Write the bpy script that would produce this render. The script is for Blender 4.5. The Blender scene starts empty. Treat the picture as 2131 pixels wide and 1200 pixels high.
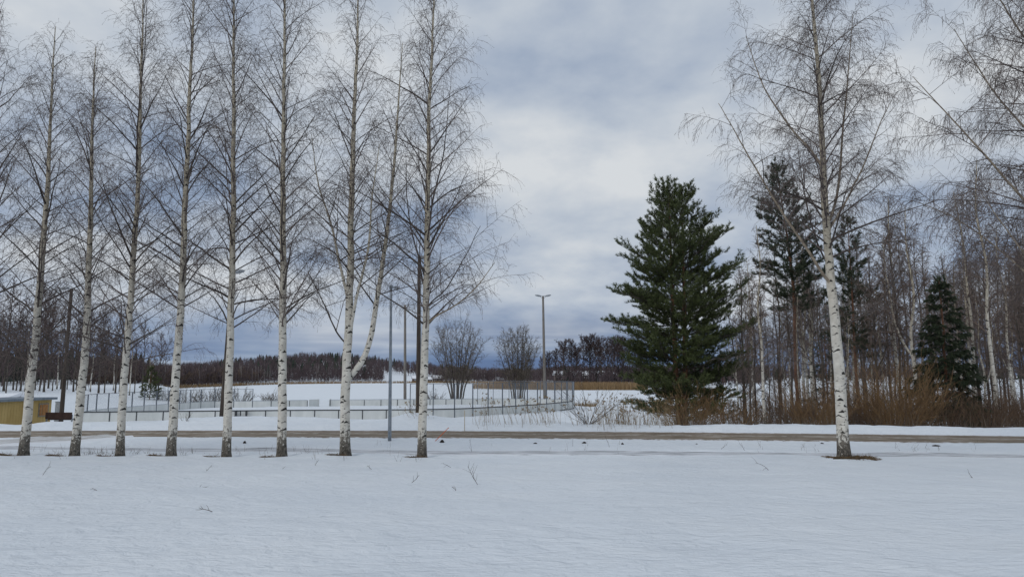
import bpy, math, random
import numpy as np
from mathutils import Vector

# ------------------------------------------------------------------ camera, sky, sun, exposure
SC = bpy.context.scene
COL = SC.collection
CAM_Z = 3.0
FPX, CX, CY = 1440.0, 1065.5, 600.0          # focal length and centre in photograph pixels
PITCH = math.atan(180.0 / FPX)
cam = bpy.data.cameras.new('camera')
cam.sensor_width = 36.0
cam.lens = 36.0 * FPX / 2131.0
cam.clip_start = 0.1
cam.clip_end = 6000
camo = bpy.data.objects.new('camera', cam)
COL.objects.link(camo)
camo.location = (0, 0, CAM_Z)
camo.rotation_euler = (math.pi / 2 + PITCH, 0, 0)
SC.camera = camo

SUN_AZ, SUN_EL = math.radians(222), math.radians(38)
world = bpy.data.worlds.new('World')
SC.world = world
world.use_nodes = True
wn = world.node_tree.nodes
wl = world.node_tree.links
wn.clear()


def N(nodes, typ, **kw):
    n = nodes.new(typ)
    for k, v in kw.items():
        if k == 'inp':
            for kk, vv in v.items():
                n.inputs[kk].default_value = vv
        else:
            setattr(n, k, v)
    return n


def math_node(nodes, links, op, a, b=None, clamp=False):
    n = nodes.new('ShaderNodeMath')
    n.operation = op
    n.use_clamp = clamp
    for i, s in enumerate((a, b)):
        if s is None:
            continue
        if isinstance(s, (int, float)):
            n.inputs[i].default_value = s
        else:
            links.new(s, n.inputs[i])
    return n.outputs[0]


def maprange(nodes, links, v, a, b, c=0.0, d=1.0, smooth=True):
    n = nodes.new('ShaderNodeMapRange')
    n.interpolation_type = 'SMOOTHSTEP' if smooth else 'LINEAR'
    n.clamp = True if not smooth else n.clamp
    links.new(v, n.inputs[0])
    for i, x in zip((1, 2, 3, 4), (a, b, c, d)):
        n.inputs[i].default_value = x
    return n.outputs[0]


def ramp(nodes, links, v, stops):
    n = nodes.new('ShaderNodeValToRGB')
    links.new(v, n.inputs[0])
    els = n.color_ramp.elements
    while len(els) < len(stops):
        els.new(0.5)
    for e, (p, c) in zip(els, stops):
        e.position = p
        e.color = (c[0], c[1], c[2], 1)
    return n.outputs[0]


def mixc(nodes, links, f, a, b, mode='MIX'):
    n = nodes.new('ShaderNodeMix')
    n.data_type = 'RGBA'
    n.blend_type = mode
    if isinstance(f, (int, float)):
        n.inputs[0].default_value = f
    else:
        links.new(f, n.inputs[0])
    for i, s in ((6, a), (7, b)):
        if isinstance(s, (tuple, list)):
            n.inputs[i].default_value = (s[0], s[1], s[2], 1)
        else:
            links.new(s, n.inputs[i])
    return n.outputs[2]


def noise(nodes, links, vec, scale, detail=4, rough=0.5, dist=0.0, dim='3D'):
    n = nodes.new('ShaderNodeTexNoise')
    n.noise_dimensions = dim
    n.inputs['Scale'].default_value = scale
    n.inputs['Detail'].default_value = detail
    n.inputs['Roughness'].default_value = rough
    n.inputs['Distortion'].default_value = dist
    if vec is not None:
        links.new(vec, n.inputs['Vector'])
    return n.outputs[0]


tc = wn.new('ShaderNodeTexCoord').outputs['Generated']
sep = wn.new('ShaderNodeSeparateXYZ')
wl.new(tc, sep.inputs[0])
zc = math_node(wn, wl, 'MAXIMUM', sep.outputs[2], 0.0)
den = math_node(wn, wl, 'ADD', zc, 0.30)
cxn = math_node(wn, wl, 'DIVIDE', sep.outputs[0], den)
cyn = math_node(wn, wl, 'DIVIDE', sep.outputs[1], den)
cmb = wn.new('ShaderNodeCombineXYZ')
wl.new(cxn, cmb.inputs[0])
wl.new(cyn, cmb.inputs[1])
cmb.inputs[2].default_value = 5.1
cl1 = noise(wn, wl, cmb.outputs[0], 2.1, 7, 0.52, 0.1)
mp2 = wn.new('ShaderNodeMapping')
mp2.inputs['Location'].default_value = (5.3, 2.1, 8.0)
wl.new(cmb.outputs[0], mp2.inputs['Vector'])
cl2 = noise(wn, wl, mp2.outputs[0], 0.8, 3, 0.5, 0.0)
cl3 = noise(wn, wl, mp2.outputs[0], 4.2, 5, 0.5, 0.1)
clsum = math_node(wn, wl, 'ADD', math_node(wn, wl, 'MULTIPLY', cl1, 0.52), math_node(wn, wl, 'MULTIPLY', cl2, 0.23))
clsum = math_node(wn, wl, 'ADD', clsum, math_node(wn, wl, 'MULTIPLY', cl3, 0.25))
cloud = ramp(wn, wl, clsum, [(0.39, (0.27, 0.345, 0.475)), (0.455, (0.39, 0.455, 0.56)),
                             (0.52, (0.50, 0.555, 0.63)), (0.61, (0.66, 0.69, 0.72))])
sky = wn.new('ShaderNodeTexSky')
sky.sky_type = 'NISHITA'
sky.sun_disc = False
sky.sun_elevation = SUN_EL
sky.sun_rotation = SUN_AZ
blue = mixc(wn, wl, 1.0, sky.outputs[0], (0.10, 0.10, 0.10), 'MULTIPLY')
hole = maprange(wn, wl, cl3, 0.62, 0.76)
hole = math_node(wn, wl, 'MULTIPLY', hole, maprange(wn, wl, clsum, 0.52, 0.44))
hole = math_node(wn, wl, 'MULTIPLY', hole, 0.5)
skyc = mixc(wn, wl, hole, cloud, blue)
# the low, distant cloud base all round the horizon is darker and bluer
streak = wn.new('ShaderNodeMapping')
streak.inputs['Scale'].default_value = (1.6, 1.6, 22.0)
wl.new(tc, streak.inputs['Vector'])
st = noise(wn, wl, streak.outputs[0], 1.7, 4, 0.5, 0.3)
lowz = math_node(wn, wl, 'ADD', sep.outputs[2], math_node(wn, wl, 'MULTIPLY', math_node(wn, wl, 'SUBTRACT', st, 0.5), 0.07))
low = maprange(wn, wl, lowz, 0.105, 0.005)
lowcol = ramp(wn, wl, st, [(0.38, (0.095, 0.160, 0.31)), (0.55, (0.155, 0.235, 0.39)), (0.68, (0.30, 0.375, 0.50))])
skyc = mixc(wn, wl, math_node(wn, wl, 'MULTIPLY', low, 0.93), skyc, lowcol)
bg = wn.new('ShaderNodeBackground')
wl.new(skyc, bg.inputs[0])
bg.inputs[1].default_value = 1.0
wo = wn.new('ShaderNodeOutputWorld')
wl.new(bg.outputs[0], wo.inputs[0])

sund = bpy.data.lights.new('sun', 'SUN')
sund.energy = 0.85
sund.angle = math.radians(40)
sund.color = (1.0, 0.96, 0.90)
suno = bpy.data.objects.new('sun', sund)
COL.objects.link(suno)
sdir = Vector((math.sin(SUN_AZ) * math.cos(SUN_EL), math.cos(SUN_AZ) * math.cos(SUN_EL), math.sin(SUN_EL)))
suno.rotation_euler = (-sdir).to_track_quat('-Z', 'Y').to_euler()
suno.location = (-10, -10, 40)

SC.view_settings.view_transform = 'Standard'
SC.view_settings.look = 'None'
SC.view_settings.exposure = 0.0
SC.view_settings.gamma = 1.0
SC.view_settings.use_curve_mapping = False
SC.render.engine = 'CYCLES'
SC.cycles.max_bounces = 5
SC.cycles.diffuse_bounces = 3
SC.cycles.glossy_bounces = 2
SC.cycles.transparent_max_bounces = 8
SC.render.film_transparent = False

# ------------------------------------------------------------------ helpers
_ct, _st = math.cos(PITCH), math.sin(PITCH)


def at(px, py, Y):
    """world point seen at a photograph pixel, at depth Y in front of the camera"""
    u, v = (px - CX) / FPX, (CY - py) / FPX
    yy, zz = _ct - v * _st, _st + v * _ct
    return np.array([u * Y / yy, Y, CAM_Z + zz * Y / yy])


def smooth(a, b, x):
    t = np.clip((x - a) / (b - a), 0, 1)
    return t * t * (3 - 2 * t)


def vnoise(x, y, seed=0):
    x = np.asarray(x, float)
    y = np.asarray(y, float)
    xi, yi = np.floor(x).astype(np.int64), np.floor(y).astype(np.int64)
    fx, fy = x - xi, y - yi
    fx, fy = fx * fx * (3 - 2 * fx), fy * fy * (3 - 2 * fy)

    def h(a, b):
        n = (a * 374761393 + b * 668265263 + seed * 1442695041) & 0xffffffff
        n = ((n ^ (n >> 13)) * 1274126177) & 0xffffffff
        return ((n ^ (n >> 16)) & 0xffff) / 65535.0
    return (h(xi, yi) * (1 - fx) + h(xi + 1, yi) * fx) * (1 - fy) + (h(xi, yi + 1) * (1 - fx) + h(xi + 1, yi + 1) * fx) * fy


def norm(v):
    return v / np.maximum(np.linalg.norm(v, axis=-1, keepdims=True), 1e-9)


def spline(pts, k):
    """Catmull-Rom through the points, k samples evenly in parameter"""
    p = np.asarray(pts, float)
    if len(p) == 2:
        return p[0] + (p[1] - p[0]) * np.linspace(0, 1, k)[:, None]
    seg = np.linalg.norm(np.diff(p, axis=0), axis=1)
    cum = np.concatenate([[0], np.cumsum(seg)])
    q = np.vstack([2 * p[0] - p[1], p, 2 * p[-1] - p[-2]])
    out = []
    for d in np.linspace(0, cum[-1], k):
        i = min(np.searchsorted(cum, d, 'right') - 1, len(seg) - 1)
        t = (d - cum[i]) / seg[i]
        a, b, c, e = q[i], q[i + 1], q[i + 2], q[i + 3]
        out.append(0.5 * ((2 * b) + (-a + c) * t + (2 * a - 5 * b + 4 * c - e) * t * t + (-a + 3 * b - 3 * c + e) * t ** 3))
    return np.array(out)


class Geo:
    """collects vertices, quads and triangles for one mesh"""

    def __init__(self):
        self.V, self.Q, self.T, self.UV, self.n = [], [], [], None, 0

    def add(self, V, Q=None, T=None):
        V = np.asarray(V, float).reshape(-1, 3)
        if Q is not None and len(Q):
            self.Q.append(np.asarray(Q, np.int64).reshape(-1, 4) + self.n)
        if T is not None and len(T):
            self.T.append(np.asarray(T, np.int64).reshape(-1, 3) + self.n)
        self.V.append(V)
        self.n += len(V)
        return self

    def tubes(self, P, R, s=3, cap=False):
        P = np.asarray(P, float)
        R = np.asarray(R, float)
        n, k, _ = P.shape
        if n == 0:
            return self
        t = np.empty_like(P)
        t[:, 1:-1] = P[:, 2:] - P[:, :-2]
        t[:, 0] = P[:, 1] - P[:, 0]
        t[:, -1] = P[:, -1] - P[:, -2]
        t = norm(t)
        m = np.abs(norm(P[:, -1] - P[:, 0]))
        ref = np.zeros((n, 3))
        ref[np.arange(n), np.argmin(m, axis=1)] = 1
        a = norm(np.cross(t, ref[:, None, :]))
        b = np.cross(t, a)
        ang = np.arange(s) * 2 * math.pi / s
        ring = P[:, :, None, :] + R[:, :, None, None] * (np.cos(ang)[None, None, :, None] * a[:, :, None, :] + np.sin(ang)[None, None, :, None] * b[:, :, None, :])
        base = (np.arange(n) * k * s)[:, None, None]
        i = (np.arange(k - 1) * s)[None, :, None]
        j = np.arange(s)[None, None, :]
        j2 = (j + 1) % s
        q = np.stack([base + i + j, base + i + j2, base + i + s + j2, base + i + s + j], axis=-1)
        V = ring.reshape(-1, 3)
        self.add(V, q.reshape(-1, 4))
        if cap and s > 2:
            off = self.n - len(V)
            for r in range(n):
                for st_, rev in ((0, True), ((k - 1) * s, False)):
                    idx = [off + r * k * s + st_ + q_ for q_ in range(s)]
                    if rev:
                        idx = idx[::-1]
                    tri = [(idx[0], idx[w], idx[w + 1]) for w in range(1, s - 1)]
                    self.T.append(np.array(tri, np.int64))
        return self

    def ribbons(self, P, R, rng):
        """very thin twigs: one narrow strip each, turned at random"""
        P = np.asarray(P, float)
        n, k, _ = P.shape
        if n == 0:
            return self
        w = norm(np.cross(P[:, -1] - P[:, 0], rng.normal(0, 1, (n, 3))))
        R = np.broadcast_to(np.asarray(R, float), (n, k))
        V = np.stack([P - w[:, None] * R[..., None], P + w[:, None] * R[..., None]], 2).reshape(-1, 3)
        b = (np.arange(n) * k * 2)[:, None] + (np.arange(k - 1) * 2)[None]
        return self.add(V, np.stack([b, b + 1, b + 3, b + 2], -1).reshape(-1, 4))

    def spikes(self, P0, P1, r, rng):
        n = len(P0)
        w = norm(np.cross(P1 - P0, rng.normal(0, 1, (n, 3)))) * r
        return self.add(np.stack([P0 - w, P0 + w, P1], 1).reshape(-1, 3), None, np.arange(3 * n).reshape(-1, 3))

    def tube(self, pts, r, s=8, cap=True):
        pts = np.asarray(pts, float)
        r = np.full(len(pts), r) if np.isscalar(r) else np.asarray(r, float)
        return self.tubes(pts[None], r[None], s, cap)

    def box(self, c, size, ax=None):
        c = np.asarray(c, float)
        h = np.asarray(size, float) / 2
        s = np.array([[-1, -1, -1], [1, -1, -1], [1, 1, -1], [-1, 1, -1], [-1, -1, 1], [1, -1, 1], [1, 1, 1], [-1, 1, 1]]) * h
        if ax is not None:
            s = s @ np.asarray(ax, float)
        return self.add(c + s, [(0, 3, 2, 1), (4, 5, 6, 7), (0, 1, 5, 4), (1, 2, 6, 5), (2, 3, 7, 6), (3, 0, 4, 7)])

    def mesh(self, name, mat=None, shade=True, uv=None):
        V = np.concatenate(self.V) if self.V else np.zeros((0, 3))
        Q = np.concatenate(self.Q) if self.Q else np.zeros((0, 4), np.int64)
        T = np.concatenate(self.T) if self.T else np.zeros((0, 3), np.int64)
        me = bpy.data.meshes.new(name)
        me.vertices.add(len(V))
        me.vertices.foreach_set('co', V.astype(np.float32).ravel())
        li = np.concatenate([Q.ravel(), T.ravel()]).astype(np.int32)
        me.loops.add(len(li))
        me.loops.foreach_set('vertex_index', li)
        st_ = np.concatenate([np.arange(len(Q)) * 4, len(Q) * 4 + np.arange(len(T)) * 3]).astype(np.int32)
        me.polygons.add(len(st_))
        me.polygons.foreach_set('loop_start', st_)
        me.polygons.foreach_set('use_smooth', np.full(len(st_), shade))
        me.update(calc_edges=True)
        if uv is not None:
            l = me.uv_layers.new(name='UVMap')
            l.data.foreach_set('uv', np.asarray(uv, np.float32).ravel())
        if mat is not None:
            me.materials.append(mat)
        return me


def link(name, me, parent=None, loc=None):
    o = bpy.data.objects.new(name, me)
    COL.objects.link(o)
    if loc is not None:
        o.location = tuple(float(a) for a in loc)
    if parent is not None:
        o.parent = parent
    return o


def tag(o, label=None, cat=None, group=None, kind=None):
    if label:
        o['label'] = label
    if cat:
        o['category'] = cat
    if group:
        o['group'] = group
    if kind:
        o['kind'] = kind
    return o


def thing(name, loc, label, cat, group=None, rz=0.0):
    o = link(name, None, None, loc)
    o.rotation_euler = (0, 0, rz)
    return tag(o, label, cat, group)


def copy_tree(o, parent=None):
    c = o.copy()
    COL.objects.link(c)
    c.parent = parent
    for ch in list(o.children):
        copy_tree(ch, c)
    return c


# ------------------------------------------------------------------ materials
def new_mat(name):
    m = bpy.data.materials.new(name)
    m.use_nodes = True
    n, l = m.node_tree.nodes, m.node_tree.links
    return m, n, l, n['Principled BSDF']


def bump(n, l, bsdf, h, strength, dist):
    b = n.new('ShaderNodeBump')
    b.inputs['Strength'].default_value = strength
    b.inputs['Distance'].default_value = dist
    l.new(h, b.inputs['Height'])
    l.new(b.outputs[0], bsdf.inputs['Normal'])


def simple(name, c1, c2, scale=5.0, rough=0.8, island=0.0, bumps=0.0, spec=0.3, metal=0.0, stretch=(1, 1, 1), p=(0.35, 0.65)):
    m, n, l, b = new_mat(name)
    t = n.new('ShaderNodeTexCoord').outputs['Object']
    mp = n.new('ShaderNodeMapping')
    mp.inputs['Scale'].default_value = stretch
    l.new(t, mp.inputs['Vector'])
    f = noise(n, l, mp.outputs[0], scale, 5, 0.6)
    if island:
        g = n.new('ShaderNodeNewGeometry').outputs['Random Per Island']
        f2 = math_node(n, l, 'ADD', math_node(n, l, 'MULTIPLY', f, 1 - island), math_node(n, l, 'MULTIPLY', g, island))
    else:
        f2 = f
    c = ramp(n, l, f2, [(p[0], c1), (p[1], c2)])
    l.new(c, b.inputs['Base Color'])
    b.inputs['Roughness'].default_value = rough
    b.inputs['Metallic'].default_value = metal
    b.inputs['Specular IOR Level'].default_value = spec
    if bumps:
        bump(n, l, b, f, bumps, 0.02)
    return m


def snow_material(name, ripples=True):
    m, n, l, b = new_mat(name)
    t = n.new('ShaderNodeTexCoord').outputs['Object']
    big = noise(n, l, t, 0.35, 4, 0.55)
    col = ramp(n, l, big, [(0.3, (0.75, 0.795, 0.84)), (0.7, (0.81, 0.845, 0.875))])
    l.new(col, b.inputs['Base Color'])
    b.inputs['Roughness'].default_value = 0.55
    b.inputs['Specular IOR Level'].default_value = 0.25
    if ripples:
        mp = n.new('ShaderNodeMapping')
        mp.inputs['Rotation'].default_value = (0, 0, math.radians(14))
        mp.inputs['Scale'].default_value = (1.0, 1.5, 1.0)
        l.new(t, mp.inputs['Vector'])
        r1 = noise(n, l, mp.outputs[0], 3.0, 4, 0.58, 0.8)
        mp2_ = n.new('ShaderNodeMapping')
        mp2_.inputs['Rotation'].default_value = (0, 0, math.radians(-8))
        mp2_.inputs['Scale'].default_value = (1.0, 2.0, 1.0)
        l.new(t, mp2_.inputs['Vector'])
        r2 = noise(n, l, mp2_.outputs[0], 7.0, 4, 0.6, 0.3)
        h = math_node(n, l, 'ADD', math_node(n, l, 'MULTIPLY', r1, 1.0), math_node(n, l, 'MULTIPLY', r2, 0.55))
        r3 = noise(n, l, t, 1.0, 2, 0.5, 0.5)
        h = math_node(n, l, 'ADD', h, math_node(n, l, 'MULTIPLY', r3, 1.9))
        vo = n.new('ShaderNodeTexVoronoi')
        vo.inputs['Scale'].default_value = 1.15
        l.new(t, vo.inputs['Vector'])
        pit = math_node(n, l, 'MULTIPLY', maprange(n, l, vo.outputs['Distance'], 0.13, 0.03), maprange(n, l, noise(n, l, t, 0.28, 2, 0.5), 0.52, 0.62))
        h = math_node(n, l, 'SUBTRACT', h, math_node(n, l, 'MULTIPLY', pit, 0.55))
        bump(n, l, b, h, 0.8, 0.10)
    return m


M = {}
M['snow'] = snow_material('snow')
M['lake_snow'] = snow_material('lake_snow', False)
M['clean_snow'] = simple('piled_snow', (0.78, 0.80, 0.84), (0.85, 0.86, 0.88), 3, 0.6, bumps=0.3)


def road_material():
    m, n, l, b = new_mat('slushy_road')
    uv = n.new('ShaderNodeUVMap').outputs[0]
    s = n.new('ShaderNodeSeparateXYZ')
    l.new(uv, s.inputs[0])
    mp = n.new('ShaderNodeMapping')
    mp.inputs['Scale'].default_value = (0.35, 3.2, 1)
    l.new(uv, mp.inputs['Vector'])
    f = noise(n, l, mp.outputs[0], 1.6, 6, 0.65, 0.2)
    f2 = noise(n, l, uv, 3.0, 5, 0.6)
    col = ramp(n, l, f, [(0.32, (0.085, 0.062, 0.043)), (0.46, (0.18, 0.142, 0.103)), (0.56, (0.30, 0.25, 0.195)), (0.68, (0.55, 0.515, 0.47))])
    # a snowy strip between the wheel lanes and broken snow along the edges
    d = math_node(n, l, 'ABSOLUTE', math_node(n, l, 'SUBTRACT', s.outputs[1], 0.2))
    mid = math_node(n, l, 'MULTIPLY', maprange(n, l, d, 0.45, 0.1), maprange(n, l, f2, 0.42, 0.62))
    col = mixc(n, l, math_node(n, l, 'MULTIPLY', mid, 0.55), col, (0.55, 0.53, 0.5))
    e = math_node(n, l, 'ABSOLUTE', s.outputs[1])
    ed = maprange(n, l, math_node(n, l, 'ADD', e, math_node(n, l, 'MULTIPLY', math_node(n, l, 'SUBTRACT', f2, 0.5), 2.2)), 1.95, 2.35)
    col = mixc(n, l, ed, col, (0.72, 0.72, 0.74))
    l.new(col, b.inputs['Base Color'])
    b.inputs['Roughness'].default_value = 0.9
    b.inputs['Specular IOR Level'].default_value = 0.12
    bump(n, l, b, f, 0.6, 0.05)
    return m


def slush_material(name, dark, pale, lo, hi, edge=(0.55, 1.0)):
    m, n, l, b = new_mat(name)
    uv = n.new('ShaderNodeUVMap').outputs[0]
    mp = n.new('ShaderNodeMapping')
    mp.inputs['Scale'].default_value = (0.5, 4.5, 1)
    l.new(uv, mp.inputs['Vector'])
    f = noise(n, l, mp.outputs[0], 1.5, 6, 0.65, 0.4)
    s = n.new('ShaderNodeSeparateXYZ')
    l.new(uv, s.inputs[0])
    e = math_node(n, l, 'ABSOLUTE', s.outputs[1])
    f = math_node(n, l, 'ADD', f, maprange(n, l, e, edge[0], edge[1], 0.0, 0.35))
    col = ramp(n, l, f, [(lo, dark), (hi, pale)])
    l.new(col, b.inputs['Base Color'])
    b.inputs['Roughness'].default_value = 0.6
    bump(n, l, b, f, 0.5, 0.05)
    return m


M['road'] = road_material()
M['path'] = slush_material('trodden_snow', (0.24, 0.245, 0.26), (0.78, 0.80, 0.835), 0.40, 0.60)
M['track'] = slush_material('slushy_track', (0.30, 0.27, 0.235), (0.76, 0.78, 0.81), 0.42, 0.62, (1.2, 1.9))


def birch_bark():
    m, n, l, b = new_mat('birch_bark')
    uv = n.new('ShaderNodeUVMap').outputs[0]
    s = n.new('ShaderNodeSeparateXYZ')
    l.new(uv, s.inputs[0])
    v = s.outputs[1]
    inf = n.new('ShaderNodeObjectInfo').outputs['Random']
    off = n.new('ShaderNodeCombineXYZ')
    l.new(math_node(n, l, 'MULTIPLY', inf, 37.0), off.inputs[1])
    vm = n.new('ShaderNodeVectorMath')
    vm.operation = 'ADD'
    l.new(uv, vm.inputs[0])
    l.new(off.outputs[0], vm.inputs[1])
    P = vm.outputs[0]
    # warp a little so that no two marks are alike
    wz = n.new('ShaderNodeTexNoise')
    wz.inputs['Scale'].default_value = 9
    wz.inputs['Detail'].default_value = 3
    l.new(P, wz.inputs['Vector'])
    wv = n.new('ShaderNodeVectorMath')
    wv.operation = 'MULTIPLY_ADD'
    l.new(wz.outputs['Color'], wv.inputs[0])
    wv.inputs[1].default_value = (0.10, 0.05, 0)
    l.new(P, wv.inputs[2])
    masks = []
    for sc, ga, wd, th, kk, o in (((2.5, 3.1, 1), 0.14, 0.50, 0.115, 0.55, 0.0), ((7.0, 6.0, 1), 0.55, 0.40, 0.11, 0.25, 11.0)):
        mp = n.new('ShaderNodeMapping')
        mp.inputs['Scale'].default_value = sc
        mp.inputs['Location'].default_value = (o, o, 0)
        l.new(wv.outputs[0], mp.inputs['Vector'])
        vo = n.new('ShaderNodeTexVoronoi')
        vo.voronoi_dimensions = '2D'
        vo.inputs['Scale'].default_value = 1.0
        vo.inputs['Randomness'].default_value = 0.85
        l.new(mp.outputs[0], vo.inputs['Vector'])
        df = n.new('ShaderNodeVectorMath')
        df.operation = 'SUBTRACT'
        l.new(mp.outputs[0], df.inputs[0])
        l.new(vo.outputs['Position'], df.inputs[1])
        d = n.new('ShaderNodeSeparateXYZ')
        l.new(df.outputs[0], d.inputs[0])
        rc = n.new('ShaderNodeSeparateColor')
        l.new(vo.outputs['Color'], rc.inputs[0])
        ax_ = math_node(n, l, 'ABSOLUTE', d.outputs[0])
        w = math_node(n, l, 'ADD', math_node(n, l, 'MULTIPLY', rc.outputs[1], wd * 0.75), wd * 0.4)
        y = math_node(n, l, 'ABSOLUTE', math_node(n, l, 'ADD', d.outputs[1], math_node(n, l, 'MULTIPLY', ax_, kk)))
        q = math_node(n, l, 'SUBTRACT', 1.0, math_node(n, l, 'DIVIDE', ax_, w))
        tq = math_node(n, l, 'SUBTRACT', math_node(n, l, 'MULTIPLY', q, math_node(n, l, 'ADD', math_node(n, l, 'MULTIPLY', rc.outputs[2], th), th * 0.5)), y)
        mk = maprange(n, l, tq, -0.01, 0.02)
        gate = math_node(n, l, 'GREATER_THAN', rc.outputs[0], ga)
        masks.append(math_node(n, l, 'MULTIPLY', mk, gate))
    mark = math_node(n, l, 'MAXIMUM', masks[0], math_node(n, l, 'MULTIPLY', masks[1], 0.75))
    mp = n.new('ShaderNodeMapping')
    mp.inputs['Scale'].default_value = (5, 34, 1)
    l.new(P, mp.inputs['Vector'])
    len_ = noise(n, l, mp.outputs[0], 1.0, 3, 0.6)
    blot = noise(n, l, P, 3.0, 5, 0.6)
    low = ramp(n, l, blot, [(0.35, (0.52, 0.485, 0.42)), (0.65, (0.72, 0.685, 0.61))])
    up = ramp(n, l, blot, [(0.35, (0.37, 0.32, 0.235)), (0.65, (0.56, 0.49, 0.37))])
    c = mixc(n, l, maprange(n, l, v, 2.8, 9.5), low, up)
    c = mixc(n, l, math_node(n, l, 'MULTIPLY', maprange(n, l, len_, 0.58, 0.72), 0.55), c, (0.20, 0.18, 0.15))
    c = mixc(n, l, mark, c, (0.035, 0.032, 0.028))
    # rough dark bark at the foot
    mpf = n.new('ShaderNodeMapping')
    mpf.inputs['Scale'].default_value = (1.5, 0.8, 1)
    l.new(P, mpf.inputs['Vector'])
    rb = noise(n, l, mpf.outputs[0], 9.0, 6, 0.68, 0.6)
    foot = math_node(n, l, 'ADD', maprange(n, l, v, 0.05, 1.6, 0.90, -0.32, False), math_node(n, l, 'MULTIPLY', math_node(n, l, 'SUBTRACT', rb, 0.5), 3.0))
    fm = maprange(n, l, foot, 0.18, 0.36)
    c = mixc(n, l, fm, c, ramp(n, l, rb, [(0.38, (0.022, 0.019, 0.016)), (0.62, (0.20, 0.178, 0.148))]))
    l.new(c, b.inputs['Base Color'])
    b.inputs['Roughness'].default_value = 0.7
    b.inputs['Specular IOR Level'].default_value = 0.25
    bump(n, l, b, math_node(n, l, 'SUBTRACT', blot, math_node(n, l, 'ADD', mark, math_node(n, l, 'MULTIPLY', fm, rb))), 0.5, 0.02)
    return m


M['birch'] = birch_bark()
M['branch'] = simple('branch_bark', (0.045, 0.036, 0.033), (0.11, 0.09, 0.075), 3.0, 0.8)
M['limb'] = simple('tan_limb_bark', (0.16, 0.125, 0.09), (0.38, 0.31, 0.23), 2.5, 0.75, stretch=(1, 1, 2.5))
M['twig'] = simple('twig_bark', (0.080, 0.062, 0.058), (0.160, 0.124, 0.108), 1.2, 0.7, island=0.5)
M['wood_twig'] = simple('thicket_twig', (0.092, 0.068, 0.058), (0.185, 0.138, 0.112), 0.5, 0.75, island=0.5)
M['alder_twig'] = simple('alder_twig', (0.060, 0.044, 0.044), (0.125, 0.088, 0.080), 0.4, 0.75, island=0.5)
M['dark_bark'] = simple('dark_trunk_bark', (0.05, 0.042, 0.036), (0.13, 0.11, 0.09), 2.0, 0.85, stretch=(1, 1, 0.3), bumps=0.4)
M['pine_bark'] = simple('pine_bark', (0.085, 0.045, 0.030), (0.24, 0.115, 0.065), 3.0, 0.85, stretch=(1, 1, 0.4), bumps=0.5)
M['needle'] = simple('pine_needles', (0.036, 0.049, 0.017), (0.135, 0.158, 0.056), 0.8, 0.6, island=0.55, p=(0.25, 0.8))
M['needle_dull'] = simple('dull_pine_needles', (0.022, 0.034, 0.018), (0.075, 0.092, 0.046), 0.8, 0.6, island=0.55, p=(0.25, 0.8))
M['spruce'] = simple('spruce_needles', (0.014, 0.024, 0.013), (0.058, 0.074, 0.036), 0.8, 0.6, island=0.55, p=(0.25, 0.8))
M['willow'] = simple('willow_shoots', (0.108, 0.064, 0.031), (0.275, 0.165, 0.075), 0.9, 0.7, island=0.6, p=(0.2, 0.8))
M['willow_dull'] = simple('brown_shoots', (0.065, 0.042, 0.028), (0.17, 0.105, 0.062), 0.9, 0.7, island=0.6, p=(0.2, 0.8))
M['grey_twig'] = simple('grey_brown_twigs', (0.07, 0.056, 0.044), (0.17, 0.14, 0.105), 0.8, 0.75, island=0.5)
M['reed'] = simple('dry_reed', (0.15, 0.105, 0.055), (0.36, 0.265, 0.155), 0.7, 0.8, island=0.7, p=(0.15, 0.85))
M['reed_far'] = simple('far_reed', (0.20, 0.130, 0.065), (0.36, 0.245, 0.13), 0.08, 0.85, island=0.5, p=(0.2, 0.8))
M['dry_grass'] = simple('dry_grass', (0.065, 0.038, 0.018), (0.25, 0.16, 0.075), 4.0, 0.85, island=0.5, p=(0.2, 0.8))
M['soil'] = simple('bare_soil', (0.03, 0.022, 0.014), (0.12, 0.085, 0.045), 9.0, 0.9, bumps=0.8)
M['steel'] = simple('galvanised_steel', (0.23, 0.26, 0.29), (0.33, 0.36, 0.39), 6.0, 0.5, metal=0.35)
M['post_steel'] = simple('post_steel', (0.10, 0.115, 0.14), (0.15, 0.165, 0.19), 6.0, 0.6)
M['dark_steel'] = simple('dark_steel', (0.035, 0.037, 0.042), (0.075, 0.078, 0.085), 6.0, 0.6)
M['pole_wood'] = simple('weathered_pole', (0.13, 0.115, 0.10), (0.27, 0.245, 0.22), 2.0, 0.85, stretch=(6, 6, 0.4), bumps=0.3)
M['pole_tar'] = simple('tarred_pole', (0.035, 0.027, 0.022), (0.095, 0.075, 0.06), 2.0, 0.85, stretch=(6, 6, 0.4), bumps=0.3)
M['lamp'] = simple('lamp_housing', (0.24, 0.26, 0.28), (0.36, 0.38, 0.4), 6.0, 0.5)
M['board'] = simple('white_board', (0.58, 0.60, 0.58), (0.74, 0.75, 0.73), 1.2, 0.6, stretch=(1, 1, 0.25), p=(0.25, 0.7))
M['yellow'] = simple('yellow_wall', (0.40, 0.275, 0.095), (0.50, 0.355, 0.14), 1.5, 0.75, stretch=(1, 1, 0.3))
M['felt'] = simple('grey_roof_felt', (0.14, 0.17, 0.20), (0.23, 0.26, 0.29), 3.0, 0.8)
M['brown_board'] = simple('brown_board', (0.030, 0.016, 0.013), (0.065, 0.036, 0.028), 2.0, 0.8)
M['boarded'] = simple('boarded_pane', (0.30, 0.135, 0.045), (0.42, 0.21, 0.08), 4.0, 0.8)
M['frame'] = simple('grey_frame', (0.20, 0.18, 0.14), (0.30, 0.26, 0.2), 4.0, 0.7)
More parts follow.
